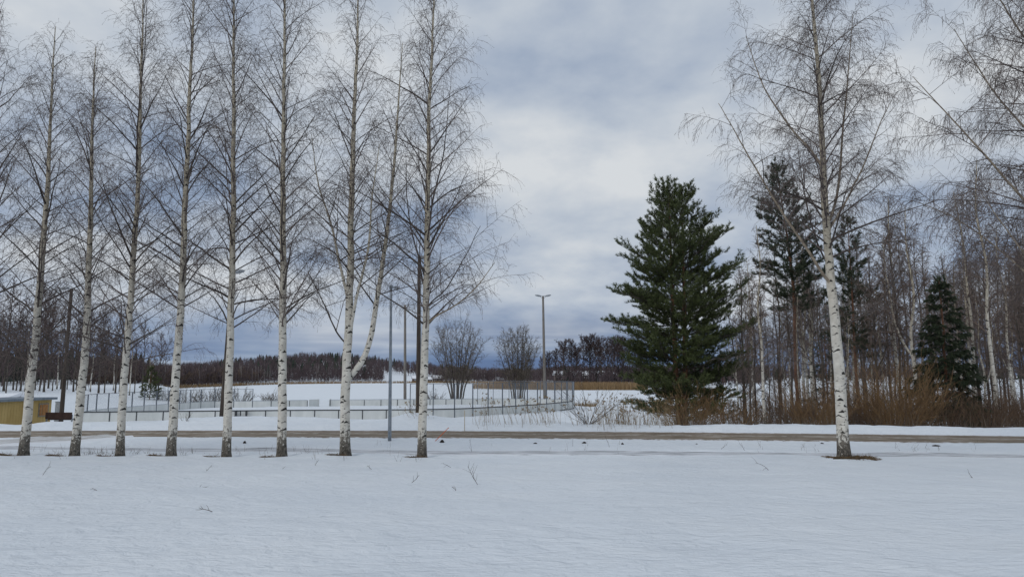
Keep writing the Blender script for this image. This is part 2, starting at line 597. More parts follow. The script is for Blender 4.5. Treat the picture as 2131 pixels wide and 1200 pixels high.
M['orange'] = simple('orange_plastic', (0.62, 0.11, 0.02), (0.75, 0.17, 0.04), 4.0, 0.5)
M['pale_wood'] = simple('pale_wood', (0.42, 0.33, 0.2), (0.6, 0.5, 0.34), 4.0, 0.8)
M['clod'] = simple('dark_clod', (0.012, 0.010, 0.008), (0.05, 0.038, 0.03), 14.0, 0.9, bumps=0.8)
M['conifer_far'] = simple('far_conifer', (0.012, 0.022, 0.016), (0.045, 0.062, 0.040), 0.03, 0.8, island=0.6, p=(0.2, 0.8))
M['leafless_far'] = simple('far_leafless', (0.056, 0.043, 0.047), (0.135, 0.098, 0.100), 0.02, 0.85, island=0.55, p=(0.2, 0.8))
M['rust_far'] = simple('rusty_thicket', (0.080, 0.058, 0.045), (0.155, 0.108, 0.080), 0.05, 0.85, island=0.55, p=(0.2, 0.8))
M['pale_far'] = simple('far_birch_stem', (0.22, 0.20, 0.19), (0.42, 0.39, 0.37), 0.05, 0.8)
M['red_wall'] = simple('brown_house_wall', (0.075, 0.052, 0.045), (0.13, 0.09, 0.075), 0.6, 0.8)
M['grey_wall'] = simple('grey_house_wall', (0.20, 0.20, 0.21), (0.32, 0.32, 0.33), 0.6, 0.8)
M['white_trim'] = simple('white_trim', (0.62, 0.63, 0.64), (0.75, 0.76, 0.77), 1.0, 0.6)
M['glass'] = simple('window_glass', (0.10, 0.13, 0.16), (0.22, 0.26, 0.30), 1.0, 0.12, spec=0.6)

# ------------------------------------------------------------------ terrain
LAKE_Z = -3.0
SH_U = [-3.0, -0.80, -0.56, -0.47, -0.40, -0.32, -0.22, -0.05, 0.02, 0.045, 0.07, 0.30, 0.6, 3.0]
SH_D = [90, 130, 250, 330, 390, 470, 520, 545, 540, 470, 345, 345, 330, 330]


ROW = [(-66, 952, 25.3), (48, 950, 25.4), (153, 950, 25.4), (250, 950, 25.4), (357, 948, 25.5), (471, 947, 25.5), (587, 947, 25.6), (719, 945, 25.7), (878, 944, 25.9), (1757, 957, 24.2)]


def road_y(x):
    x = np.clip(x, -40, 40)
    return 35.9 - 0.068 * x - 0.0022 * x * x


def gz(x, y, rough=True):
    x = np.asarray(x, float)
    y = np.asarray(y, float)
    # field sloping down to the row of trees
    z = 1.55 * (1 - np.clip(y, -200, 25.5) / 25.5)
    z = np.where(y < 0, 1.55 + np.minimum(-y, 60) * 0.05, z)
    z = z + 0.10 * np.exp(-((y - 25.5) / 2.5) ** 2) * 0.5
    s = y - road_y(x)
    amp = smooth(-40, 10, y) * 0 + 1.0
    und = (vnoise(x / 3.1, y / 2.3, 3) - 0.5) * 0.10 + (vnoise(x / 1.1, y / 0.8, 5) - 0.5) * 0.035 + (vnoise(x / 9, y / 7, 9) - 0.5) * 0.16
    onroad = smooth(3.0, 2.6, np.abs(s))
    sp = y - (27.4 - 0.075 * x)
    onpath = smooth(0.9, 0.7, np.abs(sp))
    # bank ploughed up beyond the road, wide on the rink side
    left = smooth(9, -2, x)
    bank = smooth(2.4, 3.2, s) * (0.09 + 0.20 * (1 - left) + 0.10 * vnoise(x / 1.3, y / 0.9, 21) + 0.06 * vnoise(x / 0.35, y / 0.35, 22))
    lump = left * smooth(2.2, 5, s) * smooth(17, 10, s) * (-0.06 + 0.22 * vnoise(x / 3.3, y / 4.0, 24) ** 1.5 + 0.06 * vnoise(x / 1.0, y / 1.0, 25))
    hump = 0.36 * np.exp(-(((x + 5.6) / 1.6) ** 2 + ((y - 42.5) / 2.2) ** 2))
    fall = smooth(3.2, 9.0, s) * (1 - left) * 0.95 + left * smooth(7, 20, s) * 0.5
    near_edge = 0.10 * np.exp(-((s + 2.9) / 0.5) ** 2) * 0.6 * (0.6 + 0.8 * vnoise(x / 1.5, 0 * x, 31))
    z = np.where(s > 1.0, bank + lump + hump - fall, z)
    z = z + near_edge - 0.8 * smooth(3.5, 13, s) * smooth(-21, -27, x) * smooth(70, 60, y)
    # down to the rink and on to the shore
    z = z - smooth(46, 64, y) * np.where(x > 14, 0.7, 1.42) * smooth(0, 1, smooth(-75, -48, x))
    shore_near = np.interp(x / np.maximum(y, 1), [-0.9, -0.55, -0.46, 0.0, 0.12, 0.22, 0.3, 0.8], [400, 400, 150, 128, 120, 112, 330, 400])
    # keep the lake bed wholly under the ice
    inlake = smooth(-8, 6, y - shore_near)
    far = np.interp(x / np.maximum(np.abs(y), 1), SH_U, SH_D)
    land = -3.25 + smooth(0, 12, y - far) * 0.8 + np.clip((y - far) / 300.0, 0, 1) * (3 + 19 * np.exp(-((x / np.maximum(np.abs(y), 1) + 0.27) / 0.16) ** 2))
    z = np.where(y > 60, z * (1 - inlake) + inlake * np.where(y > far, land, -3.9), z)
    if rough:
        k = (1 - onroad) * (1 - onpath * 0.8) * smooth(150, 90, y)
        z = z + und * k * np.where((s > -6) & (s < 2), 0.6, 1.0)
    z = z - onroad * 0.03 - onpath * 0.03
    for (tpx, tpy, tD) in ROW:
        q = at(tpx, tpy, tD)
        r2_ = (x - q[0]) ** 2 + (y - q[1]) ** 2
        z = z - 0.10 * np.exp(-r2_ / 0.16) + 0.05 * np.exp(-((np.sqrt(r2_) - 0.75) / 0.3) ** 2) * (y < tD + 0.6)
    return z


def axis(parts):
    out = [parts[0][0]]
    for a, b, st_, grow in parts:
        v, d = a, st_
        while v < b - 1e-6:
            v = min(b, v + d)
            out.append(v)
            d *= grow
    return np.array(out)


ya = axis([(4.0, 30.0, 0.17, 1.0), (30.0, 50.0, 0.2, 1.0), (50.0, 60, 0.5, 1.0), (60, 150, 1.2, 1.01), (150, 1800, 3.0, 1.06)])
yb = axis([(0, 44, 0.5, 1.18)])
ya = np.concatenate([4.0 - yb[::-1][:-1], ya])
xp = axis([(0, 13, 0.17, 1.0), (13, 32, 0.22, 1.0), (32, 1600, 0.3, 1.11)])
xa = np.concatenate([-xp[::-1][:-1], xp])
X, Y = np.meshgrid(xa, ya)
Z = gz(X, Y)
g = Geo()
nx, ny = len(xa), len(ya)
ii = (np.arange(ny - 1)[:, None] * nx + np.arange(nx - 1)[None, :]).ravel()
g.add(np.stack([X, Y, Z], -1).reshape(-1, 3), np.stack([ii, ii + 1, ii + nx + 1, ii + nx], -1))
ground = tag(link('ground', g.mesh('ground', M['snow'])), 'snow covered field and lake shore', None, None, 'structure')

# lake: level snow over the ice
g = Geo()
lx = np.linspace(-900, 900, 61)
ly = np.linspace(70, 900, 41)
LX, LY = np.meshgrid(lx, ly)
ii = (np.arange(40)[:, None] * 61 + np.arange(60)[None, :]).ravel()
g.add(np.stack([LX, LY, LX * 0 + LAKE_Z], -1).reshape(-1, 3), np.stack([ii, ii + 1, ii + 62, ii + 61], -1))
tag(link('lake', g.mesh('lake', M['lake_snow'])), 'frozen lake under flat white snow', None, None, 'structure')


def strip(name, xs, yc, half, mat, lift, label, m=8):
    g = Geo()
    xs = np.asarray(xs)
    ts = np.linspace(-1, 1, m + 1)
    hw = half(xs) if callable(half) else half + 0 * xs
    PX = xs[:, None] + 0 * ts[None]
    PY = yc(xs)[:, None] + hw[:, None] * ts[None]
    ed = 1 - smooth(0.8, 1.0, np.abs(ts))[None]
    PZ = gz(PX, PY) + lift * ed - 0.04 * (1 - ed)
    n_ = len(xs)
    ii = (np.arange(n_ - 1)[:, None] * (m + 1) + np.arange(m)[None, :]).ravel()
    q = np.stack([ii, ii + m + 1, ii + m + 2, ii + 1], -1)
    g.add(np.stack([PX, PY, PZ], -1).reshape(-1, 3), q)
    uvv = np.stack([PX, (hw[:, None] * ts[None])], -1).reshape(-1, 2)
    return tag(link(name, g.mesh(name, mat, True, uvv[q.ravel()])), label, None, None, 'structure')


strip('road', np.arange(-80, 80.1, 0.4), road_y, 2.6, M['road'], 0.035, 'brown slushy road across the snow', 14)
strip('path', np.arange(-40, 40.1, 0.2), lambda x: 27.4 - 0.075 * x + 0.15 * np.sin(x * 0.5), 0.85, M['path'], 0.035, 'trodden grey path in the snow', 10)


def ribbon_way(name, pts, half, mat, lift, label, m=10):
    """a way laid along a bent centre line"""
    c = spline(np.c_[np.array(pts, float), np.zeros(len(pts))], 70)
    t = norm(np.gradient(c, axis=0))
    nrm = np.c_[-t[:, 1], t[:, 0]]
    ts = np.linspace(-1, 1, m + 1)
    PX = c[:, None, 0] + nrm[:, None, 0] * half * ts
    PY = c[:, None, 1] + nrm[:, None, 1] * half * ts
    ed = 1 - smooth(0.85, 1.0, np.abs(ts))[None]
    PZ = gz(PX, PY) + lift * ed - 0.05 * (1 - ed)
    cum = np.concatenate([[0], np.cumsum(np.linalg.norm(np.diff(c, axis=0), axis=1))])
    ii = (np.arange(69)[:, None] * (m + 1) + np.arange(m)[None, :]).ravel()
    q = np.stack([ii, ii + m + 1, ii + m + 2, ii + 1], -1)
    uvv = np.stack([cum[:, None] + 0 * ts, half * ts[None] + 0 * cum[:, None]], -1).reshape(-1, 2)
    g = Geo()
    g.add(np.stack([PX, PY, PZ], -1).reshape(-1, 3), q)
    return tag(link(name, g.mesh(name, mat, True, uvv[q.ravel()])), label, None, None, 'structure')


ribbon_way('side_road', [(-19.2, 34.5), (-20.0, 33.6), (-21.8, 31.9), (-24.5, 29.6), (-29, 27.0), (-36, 24.5)], 1.9, M['track'], 0.07, 'slushy side road joining the brown road')

# ------------------------------------------------------------------ growing things
GA = math.pi * (3 - 5 ** 0.5)


def grow(start, d, L, k, grav, wig, rng):
    n = len(start)
    P = np.empty((n, k, 3))
    P[:, 0] = start
    d = norm(d.copy())
    gr = np.broadcast_to(np.asarray(grav, float), (n,))
    for i in range(1, k):
        d = d + rng.normal(0, wig, (n, 3))
        d[:, 2] -= gr
        d = norm(d)
        P[:, i] = P[:, i - 1] + d * (L / (k - 1))[:, None]
    return P


def sample(P, idx, t):
    k = P.shape[1]
    f = np.clip(t, 0, 0.9999) * (k - 1)
    i = f.astype(int)
    w = (f - i)[:, None]
    a, b = P[idx, i], P[idx, i + 1]
    return a * (1 - w) + b * w, norm(b - a)


def kids(counts, t0, t1, rng):
    idx = np.repeat(np.arange(len(counts)), counts)
    first = np.cumsum(counts) - counts
    r = np.arange(len(idx)) - first[idx]
    t = t0 + (t1 - t0) * (r + rng.uniform(0.1, 0.9, len(idx))) / np.maximum(counts[idx], 1)
    return idx, t


def sideways(tan, rng, spread, up=0.0):
    """directions leaving the tangents at an angle given by spread"""
    n = len(tan)
    r = norm(np.cross(tan, rng.normal(0, 1, (n, 3))))
    d = tan * np.cos(spread)[:, None] + r * np.sin(spread)[:, None]
    d[:, 2] += up
    return norm(d)


def trunk_mesh(name, pts, rad, mat, s=18, flare=0.0, base=None):
    """tapered stem with a UV in metres: round the stem and up it; seam at the back"""
    pts = np.asarray(pts)
    k = len(pts)
    t = norm(np.gradient(pts, axis=0))
    a = norm(np.cross(t, np.array([0.0, 1.0, 0.0])[None]))
    b = np.cross(a, t)
    ang = math.pi / 2 + np.arange(s) * 2 * math.pi / s
    h = np.concatenate([[0], np.cumsum(np.linalg.norm(np.diff(pts, axis=0), axis=1))])
    z = (pts[:, 2] - (pts[0, 2] if base is None else base))
    R = np.asarray(rad)[:, None] * (1 + flare * np.exp(-z / 0.28)[:, None] * (0.7 + 0.5 * np.cos(5 * ang + 1.0)[None]))
    R = R * (1 + 0.03 * np.sin(3 * ang[None] + z[:, None] * 2.3))
    ring = pts[:, None] + R[..., None] * (np.cos(ang)[None, :, None] * a[:, None] - np.sin(ang)[None, :, None] * b[:, None])
    j = np.arange(s)
    i = np.arange(k - 1)[:, None] * s
    q = np.stack([i + j, i + (j + 1) % s, i + s + (j + 1) % s, i + s + j], -1).reshape(-1, 4)
    circ = 2 * math.pi * rad[0] * 0.8
    u0 = np.broadcast_to(j / s * circ, (k - 1, s))
    u1 = np.broadcast_to((j + 1) / s * circ, (k - 1, s))
    v0 = np.broadcast_to((h[:-1] + (0 if base is None else pts[0, 2] - base))[:, None], (k - 1, s))
    v1 = np.broadcast_to((h[1:] + (0 if base is None else pts[0, 2] - base))[:, None], (k - 1, s))
    uv = np.stack([np.stack([u0, v0], -1), np.stack([u1, v0], -1), np.stack([u1, v1], -1), np.stack([u0, v1], -1)], 2).reshape(-1, 2)
    g = Geo()
    g.add(ring.reshape(-1, 3), q)
    return g.mesh(name, mat, True, uv)


def leafless(root, stems, seed, H, lmax, nprim, twig_r=0.0038, dens=1.0, weep=1.0, prof=None, start=0.24, parts=12,
             twig_mat=None, branch_mat=None, k1=8, fine=True, ang=(52, 24), s1=4, rbr=0.0078, limb_f=0.62, pw=0.9):
    """branches, twigs and hanging shoots on the given stems (list of points, radius at each point, share of primaries).
    Coordinates are local to the root. Thick branches become parts, the rest one crown."""
    rng = np.random.default_rng(seed)
    prof = prof or ([0, 0.2, 0.4, 0.7, 0.9, 1.0], [0.8, 0.95, 1.0, 0.74, 0.44, 0.16])
    cr = Geo()
    st_, dd, LL, RR = [], [], [], []
    for pts, rad, n, t0 in stems:
        t = t0 + (0.985 - t0) * ((np.arange(n) + rng.uniform(0, 0.9, n)) / n) ** pw
        P, T = sample(pts[None], np.zeros(n, int), t)
        az = np.arange(n) * GA + rng.uniform(0, 6.28) + rng.normal(0, 0.35, n)
        hf = np.clip(P[:, 2] / H, 0, 1)
        el = np.radians(np.interp(hf, [start, 1.0], ang) + rng.normal(0, 11, n))
        d = np.stack([np.cos(az) * np.sin(el), np.sin(az) * np.sin(el), np.cos(el)], -1)
        d = norm(d + 0.25 * (T - np.array([0, 0, 1.0])))
        L = lmax * np.interp(hf, prof[0], prof[1]) * rng.uniform(0.55, 1.2, n)
        if len(st_) and parts:
            L = L * limb_f
        rr = np.interp(t, np.linspace(0, 1, len(rad)), rad)
        st_.append(P)
        dd.append(d)
        LL.append(L)
        RR.append(np.minimum(rr * 0.62, (rbr * L + 0.003) * rng.uniform(0.75, 1.4, n)))
    S, D, L1, R1 = map(np.concatenate, (st_, dd, LL, RR))
    P1 = grow(S, D, L1, k1, 0.02 * weep, 0.05, rng)
    tp = np.linspace(0, 1, k1)
    rad1 = np.maximum(R1[:, None] * (1 - 0.88 * tp[None]), twig_r * 0.9)
    order = np.argsort(-R1)
    big = order[:parts]
    rest = order[parts:]
    for i in big:
        link('branch', Geo().tubes(P1[i:i + 1], rad1[i:i + 1], 6).mesh('branch', branch_mat or M['branch']), root)
    if len(rest):
        cr.tubes(P1[rest], rad1[rest], s1)
    # second order
    hd = np.interp(S[:, 2] / H, [0.15, 0.45, 0.9], [0.68, 0.74, 1.35])
    c2 = np.maximum(2, (L1 * 4.2 * dens * hd).astype(int))
    idx, t = kids(c2, 0.12, 1.0, rng)
    p, tg = sample(P1, idx, t)
    d2 = sideways(tg, rng, rng.uniform(0.5, 0.95, len(idx)), 0.05)
    L2 = np.clip(L1[idx] * (0.42 - 0.22 * t), 0.2, 1.2) * rng.uniform(0.6, 1.25, len(idx))
    P2 = grow(p, d2, L2, 5, 0.07 * weep, 0.10, rng)
    r2 = np.maximum(rad1[0, 0] * 0 + 0.0105 * L2[:, None] * (1 - 0.8 * np.linspace(0, 1, 5)[None]), twig_r)
    if fine:
        cr.tubes(P2, r2, 3)
    else:
        cr.ribbons(P2, r2 * 1.25, rng)
    # hanging shoots on the second order and on the outer first order
    c3 = np.maximum(1, (L2 * 8.5 * dens).astype(int))
    i3, t3 = kids(c3, 0.1, 1.0, rng)
    p3, tg3 = sample(P2, i3, t3)
    c3b = np.maximum(1, (L1 * 3.2 * dens * hd).astype(int))
    i3b, t3b = kids(c3b, 0.4, 1.0, rng)
    p3b, tg3b = sample(P1, i3b, t3b)
    p3, tg3 = np.concatenate([p3, p3b]), np.concatenate([tg3, tg3b])
    n3 = len(p3)
    d3 = sideways(tg3, rng, rng.uniform(0.35, 1.0, n3), -0.12 * weep)
    L3 = rng.uniform(0.22, 0.62, n3) * (0.8 + 0.3 * weep)
    P3 = grow(p3, d3, L3, 4, 0.34 * weep, 0.12, rng)
    r3 = twig_r * np.array([1.0, 0.85, 0.7, 0.35])[None] * rng.uniform(0.75, 1.15, (n3, 1))
    cr.ribbons(P3, r3 * 1.35, rng)
    if fine:
        c4 = rng.integers(2, 5, n3)
        i4, t4 = kids(c4, 0.15, 0.95, rng)
        p4, tg4 = sample(P3, i4, t4)
        n4 = len(p4)
        d4 = sideways(tg4, rng, rng.uniform(0.4, 0.9, n4), -0.2 * weep)
        L4 = rng.uniform(0.08, 0.26, n4)
        P4 = grow(p4, d4, L4, 2, 0.1 * weep, 0.1, rng)
        cr.spikes(P4[:, 1], P4[:, 0], twig_r * 1.35, rng)
    link('crown', cr.mesh('crown', twig_mat or M['twig']), root)


def stem(pts, r0, r1, k=40, jit=0.0, rng=None, power=0.9):
    p = spline(pts, k)
    if jit and rng is not None:
        w = np.cumsum(rng.normal(0, jit, (k, 3)), axis=0)
        w[:, 2] = 0
        w -= np.linspace(0, 1, k)[:, None] * w[-1]
        p = p + w
    t = np.linspace(0, 1, k)
    return p, r1 + (r0 - r1) * (1 - t) ** power


NPF, LMF, DNF = 1.85, 1.30, 0.82


def row_birch(label, base, Yd, pix, r0, seed, lmax, nprim, limbs=(), weep=1.3, start=0.24, dens=1.0, name='birch_tree', group='birches in a row along the road', prof=None, ang=(52, 24), parts=12, limb_f=0.62):
    b = at(base[0], base[1], Yd)
    b[2] = float(gz(b[0], b[1])) - 0.04
    root = thing(name, b, label, 'tree', group)
    rng = np.random.default_rng(seed + 500)
    pts = [np.zeros(3)]
    for i, (px, py) in enumerate(pix):
        pts.append(at(px, py, Yd + rng.normal(0, 0.12)) - b)
    nprim, lmax, dens, r0 = int(nprim * NPF), lmax * LMF, dens * DNF, r0 * 0.87
    p, r = stem(pts, r0, 0.012, 64, 0.008, rng)
    H = p[-1, 2]
    link('trunk', trunk_mesh('trunk', p, r, M['birch'], 18, 0.42), root)
    stems = [(p, r, nprim, start)]
    for lp, lr0, ln in limbs:
        q = []
        for (px, py, dy) in lp:
            q.append(at(px, py, Yd + dy) - b)
        lq, lr = stem(q, lr0, 0.010, 36, 0.006, rng)
        if lr0 > 0.058:
            link('limb', trunk_mesh('limb', lq, lr, M['birch'], 12, 0.0, base=0.0), root)
        else:
            link('limb', Geo().tubes(lq[None], lr[None], 7).mesh('limb', M['limb'] if lr0 > 0.035 else M['branch']), root)
        stems.append((lq, lr, ln, 0.22))
    leafless(root, stems, seed, H, lmax, nprim, dens=dens, weep=weep, start=start, prof=prof, ang=ang, parts=parts, limb_f=limb_f, pw=1.1)
    return root


row_birch('birch trunk mostly cut off by the left picture edge, outermost of the row', (-66, 952), 25.3, [(-45, 735), (-30, 560), (-18, 400), (-8, 200), (0, 20)], 0.165, 11, 2.5, 42)
row_birch('leaning birch with low crown in front of the yellow shed', (48, 950), 25.4, [(75, 735), (90, 560), (100, 400), (108, 250), (116, 55)], 0.185, 12, 2.35, 48, start=0.17)
row_birch('second whole birch of the row from the yellow shed, shortest crown', (153, 950), 25.4, [(173, 760), (180, 620), (186, 400), (192, 220), (199, 98)], 0.18, 13, 2.3, 48, start=0.15)
row_birch('third whole birch of the row from the yellow shed', (250, 950), 25.4, [(262, 760), (273, 560), (283, 380), (291, 180), (301, -40)], 0.165, 14, 2.45, 52, start=0.18,
          limbs=(([(283, 360, 0), (287, 240, -.2), (300, 110, -.3), (306, 0, -.3)], 0.03, 8),))
row_birch('fourth whole birch of the row from the yellow shed, tan smooth trunk', (357, 948), 25.5, [(368, 760), (377, 560), (387, 330), (397, 120), (404, -90)], 0.185, 15, 2.5, 52, start=0.27)
row_birch('fifth whole birch of the row, straight trunk beside a dark pole', (471, 947), 25.5, [(477, 760), (481, 560), (485, 330), (487, 100), (489, -110)], 0.18, 16, 2.5, 52,
          limbs=(([(484, 660, 0), (498, 632, -.2), (540, 622, -.5), (580, 600, -.8)], 0.022, 5),))
row_birch('sixth whole birch of the row, straight with strong black bark marks', (587, 947), 25.6, [(589, 760), (590, 560), (591, 330), (593, 100), (595, -110)], 0.195, 17, 2.6, 54,
          limbs=(([(597, 650, 0), (618, 630, .2), (650, 590, .3), (680, 540, .4)], 0.024, 5),))
row_birch('forked birch with a thick limb leaving low on its trunk', (719, 945), 25.7, [(721, 780), (727, 640), (731, 480), (736, 300), (741, 120), (746, -70)], 0.215, 18, 2.2, 44,
          limbs=(([(722, 790, 0), (738, 772, 0), (757, 745, .1), (772, 700, .1), (782, 640, .1), (800, 520, 0), (818, 360, 0), (830, 210, 0), (838, 90, 0)], 0.115, 30),
                 ([(727, 722, 0), (708, 700, -.1), (688, 665, -.2), (664, 610, -.4), (640, 565, -.6)], 0.034, 7),
                 ([(731, 655, 0), (718, 600, .1), (704, 540, .2), (690, 470, .3), (662, 380, .5), (648, 280, .6)], 0.062, 14),
                 ([(729, 690, 0), (741, 620, -.2), (757, 560, -.3), (768, 500, -.4), (775, 410, -.5), (790, 300, -.6)], 0.062, 14)), start=0.35, limb_f=0.9)
row_birch('eighth birch, last of the row beside the dark pole, wide crown over the rink', (878, 944), 25.9, [(884, 740), (889, 560), (892, 380), (896, 200), (902, 40), (906, -80)], 0.19, 19, 2.7, 54,
          limbs=(([(889, 672, 0), (912, 655, -.1), (945, 638, -.3), (985, 605, -.5), (1030, 545, -.6)], 0.036, 9),
                 ([(889, 655, 0), (897, 630, .3), (930, 600, .6), (965, 540, .9), (1000, 470, 1.0)], 0.030, 8),
                 ([(891, 470, 0), (905, 400, .1), (925, 300, .2), (938, 180, .3)], 0.034, 10),
                 ([(889, 590, 0), (868, 520, -.2), (850, 440, -.4), (845, 330, -.5)], 0.032, 9)))
row_birch('lone large birch with a ring of bare grass at its foot', (1757, 957), 24.2,
          [(1746, 790), (1737, 680), (1726, 560), (1715, 430), (1710, 300), (1702, 150), (1690, 0), (1678, -140)], 0.235, 20, 2.9, 40,
          limbs=(([(1733, 598, 0), (1706, 560, -.2), (1668, 500, -.4), (1632, 450, -.6), (1590, 380, -.7), (1548, 310, -.8), (1515, 250, -.9), (1495, 215, -1)], 0.055, 14),
                 ([(1713, 350, 0), (1690, 315, .2), (1650, 270, .3), (1600, 200, .5), (1572, 140, .6), (1552, 75, .7)], 0.042, 12),
                 ([(1738, 690, 0), (1775, 668, -.3), (1812, 645, -.6), (1850, 600, -.9), (1880, 540, -1.2)], 0.034, 9),
                 ([(1722, 470, 0), (1742, 400, .1), (1752, 290, .2), (1765, 160, .3), (1775, 30, .4)], 0.050, 14),
                 ([(1724, 480, 0), (1760, 420, -.3), (1798, 340, -.5), (1830, 260, -.8), (1855, 210, -.9)], 0.040, 12),
                 ([(1730, 560, 0), (1700, 500, .5), (1675, 400, .8), (1660, 300, 1.1)], 0.034, 10),
                 ([(1742, 745, 0), (1700, 758, .3), (1660, 752, .5), (1600, 730, .8)], 0.018, 4)), weep=1.25, start=0.36, group=None, ang=(58, 26), parts=16, limb_f=0.56, dens=1.3)
row_birch('weeping birch whose trunk stands outside the right picture edge, branches hanging in', (2290, 965), 22.5,
          [(2275, 760), (2262, 520), (2250, 280), (2235, 40), (2220, -200)], 0.25, 21, 3.4, 44,
          limbs=(([(2262, 560, 0), (2190, 480, -.3), (2100, 380, -.5), (2020, 290, -.6), (1960, 225, -.7), (1900, 160, -.8)], 0.055, 16),
                 ([(2256, 420, 0), (2180, 320, .3), (2090, 215, .6), (2030, 130, .8), (1985, 60, .9)], 0.050, 16),
                 ([(2270, 700, 0), (2180, 610, .3), (2080, 520, .5), (1990, 455, .6), (1910, 420, .8)], 0.040, 12),
                 ([(2250, 260, 0), (2160, 120, -.3), (2080, 0, -.5), (2040, -80, -.6)], 0.045, 14),
                 ([(2266, 640, 0), (2170, 570, -.4), (2090, 470, -.8), (2040, 400, -1.0)], 0.036, 12)), weep=1.7, start=0.34, group=None, ang=(66, 30), dens=1.25, parts=12, limb_f=0.8)


# ---- background leafless trees: a few kinds, copied and scaled
def bare_proto(name, seed, H, r0, lmax, nprim, twig_r, mat, twig, white=True, fork=False, weep=0.6, dens=1.05, start=0.3, ang=(58, 25), parts=0, prof=None):
    rng = np.random.default_rng(seed)
    root = link(name, None)
    q = [np.zeros(3)] + [np.array([rng.normal(0, 0.012 * H * f), rng.normal(0, 0.012 * H * f), H * f]) for f in (0.2, 0.4, 0.6, 0.8, 1.0)]
    p, r = stem(q, r0, 0.02, 30, 0.012, rng)
    link('trunk', trunk_mesh('trunk', p, r, mat, 8, 0.25), root)
    stems = [(p, r, nprim, start)]
    if fork:
        i = 9
        q2 = [p[i], p[i] + [0.05 * H, 0.02 * H, 0.12 * H], p[i] + [0.075 * H, 0.03 * H, 0.34 * H], p[i] + [0.09 * H, 0.02 * H, 0.55 * H]]
        p2, rr2 = stem(q2, r0 * 0.55, 0.015, 20, 0.012, rng)
        link('limb', trunk_mesh('limb', p2, rr2, mat, 7, 0, base=0.0), root)
        stems.append((p2, rr2, nprim // 2, 0.2))
    leafless(root, stems, seed, H, lmax, nprim, twig_r=twig_r, dens=dens, weep=weep, start=start, parts=parts, twig_mat=twig, k1=6, fine=False, ang=ang, s1=4, rbr=0.013, prof=prof)
    return root


near_bare = [bare_proto('bare_birch', 41, 14, 0.11, 2.0, 40, 0.0095, M['birch'], M['wood_twig'], weep=0.9),
             bare_proto('bare_birch', 42, 14, 0.13, 2.3, 42, 0.0095, M['birch'], M['wood_twig'], fork=True, weep=1.1),
             bare_proto('bare_tree', 43, 14, 0.10, 1.9, 44, 0.0095, M['dark_bark'], M['wood_twig'], weep=0.3, start=0.12),
             bare_proto('bare_tree', 44, 14, 0.12, 2.4, 40, 0.0095, M['dark_bark'], M['wood_twig'], fork=True, weep=0.2, start=0.10, ang=(50, 22))]
alders = [bare_proto('alder_tree', 56, 18, 0.26, 4.4, 38, 0.030, M['dark_bark'], M['alder_twig'], weep=0.05, dens=0.95, start=0.28, ang=(52, 30), prof=([0, .3, .6, .85, 1], [.5, .75, 1, .9, .45])),
          bare_proto('alder_tree', 57, 18, 0.28, 4.6, 38, 0.030, M['dark_bark'], M['alder_twig'], fork=True, weep=0.05, dens=0.95, start=0.3, ang=(52, 30), prof=([0, .3, .6, .85, 1], [.5, .75, 1, .9, .45]))]
far_bare = [bare_proto('bare_tree', 51, 18, 0.16, 3.0, 34, 0.030, M['dark_bark'], M['alder_twig'], weep=0.1, dens=0.72, start=0.22, ang=(52, 22)),
            bare_proto('bare_tree', 52, 18, 0.18, 3.4, 36, 0.030, M['dark_bark'], M['alder_twig'], fork=True, weep=0.1, dens=0.72, start=0.25),
            bare_proto('bare_birch', 53, 18, 0.15, 2.6, 36, 0.026, M['birch'], M['alder_twig'], weep=0.7, dens=0.72, start=0.25)]
PROTOS = set(near_bare + far_bare + alders)
USED = set()


def place(proto, loc, H, H0, rz, label, cat='tree', group=None):
    if proto in USED:
        o = copy_tree(proto)
    else:
        o = proto
        USED.add(proto)
    o.location = tuple(float(a) for a in loc)
    s = H / H0
    o.scale = (s, s, s)
    o.rotation_euler = (0, 0, rz)
    tag(o, label, cat, group)
    return o


def ground_at(px, D, sink=0.05):
    x = (px - CX) / FPX * D / 1.0
    b = np.array([x, D, 0.0])
    b[2] = float(gz(x, D)) - sink
    return b


def top_h(b, py):
    """height that brings the top of a thing at b to picture row py"""
    return float(at(CX, py, b[1])[2] - b[2])


rng = np.random.default_rng(7)
# wood beyond the road on the right: the ones that can be told apart first
for proto, px, D, py, rz, lab in (
        (near_bare[0], 1584, 46, 470, 0.4, 'slim white birch standing between the big pine and the lone large birch'),
        (near_bare[1], 1862, 55, 410, 1.0, 'thin birch behind the orange willow thicket beside the dark spruce'),
        (near_bare[1], 1900, 52, 430, 2.2, 'white stemmed birch touching the dark spruce'),
        (near_bare[0], 2058, 50, 330, 3.0, 'tall birch with a white lower trunk past the dark spruce'),
        (near_bare[0], 2020, 58, 395, 5.0, 'birch rising just behind the dark spruce'),
        (near_bare[2], 1556, 47, 640, 1.2, 'thin pale grey sapling leaning beside the big pine')):
    b = ground_at(px, D)
    place(proto, b, top_h(b, py), 14, rz, lab, group='bare trees of the roadside wood')
for i in range(80):
    px = 1525 + (2190 - 1525) * (i + rng.uniform(0, 1)) / 80
    D = rng.uniform(52, 92) if not 1885 < px < 2030 else rng.uniform(62, 95)
    py = np.interp(px, [1500, 1600, 1750, 1900, 2050, 2131, 2300], [510, 490, 470, 490, 470, 445, 430]) + rng.uniform(0, 200)
    b = ground_at(px, D)
    pr = near_bare[[2, 3, 0, 2, 3, 1][rng.integers(0, 6)]]
    white = pr in near_bare[:2]
    place(pr, b, top_h(b, py), 14, rng.uniform(0, 6.28), ('slender bare birch' if white else 'dark bare tree') + ' in the roadside wood ' + ('between the big pine and the lone large birch' if px < 1700 else 'behind the large orange thicket' if px < 1915 else 'past the dark spruce'), group='bare trees of the roadside wood')
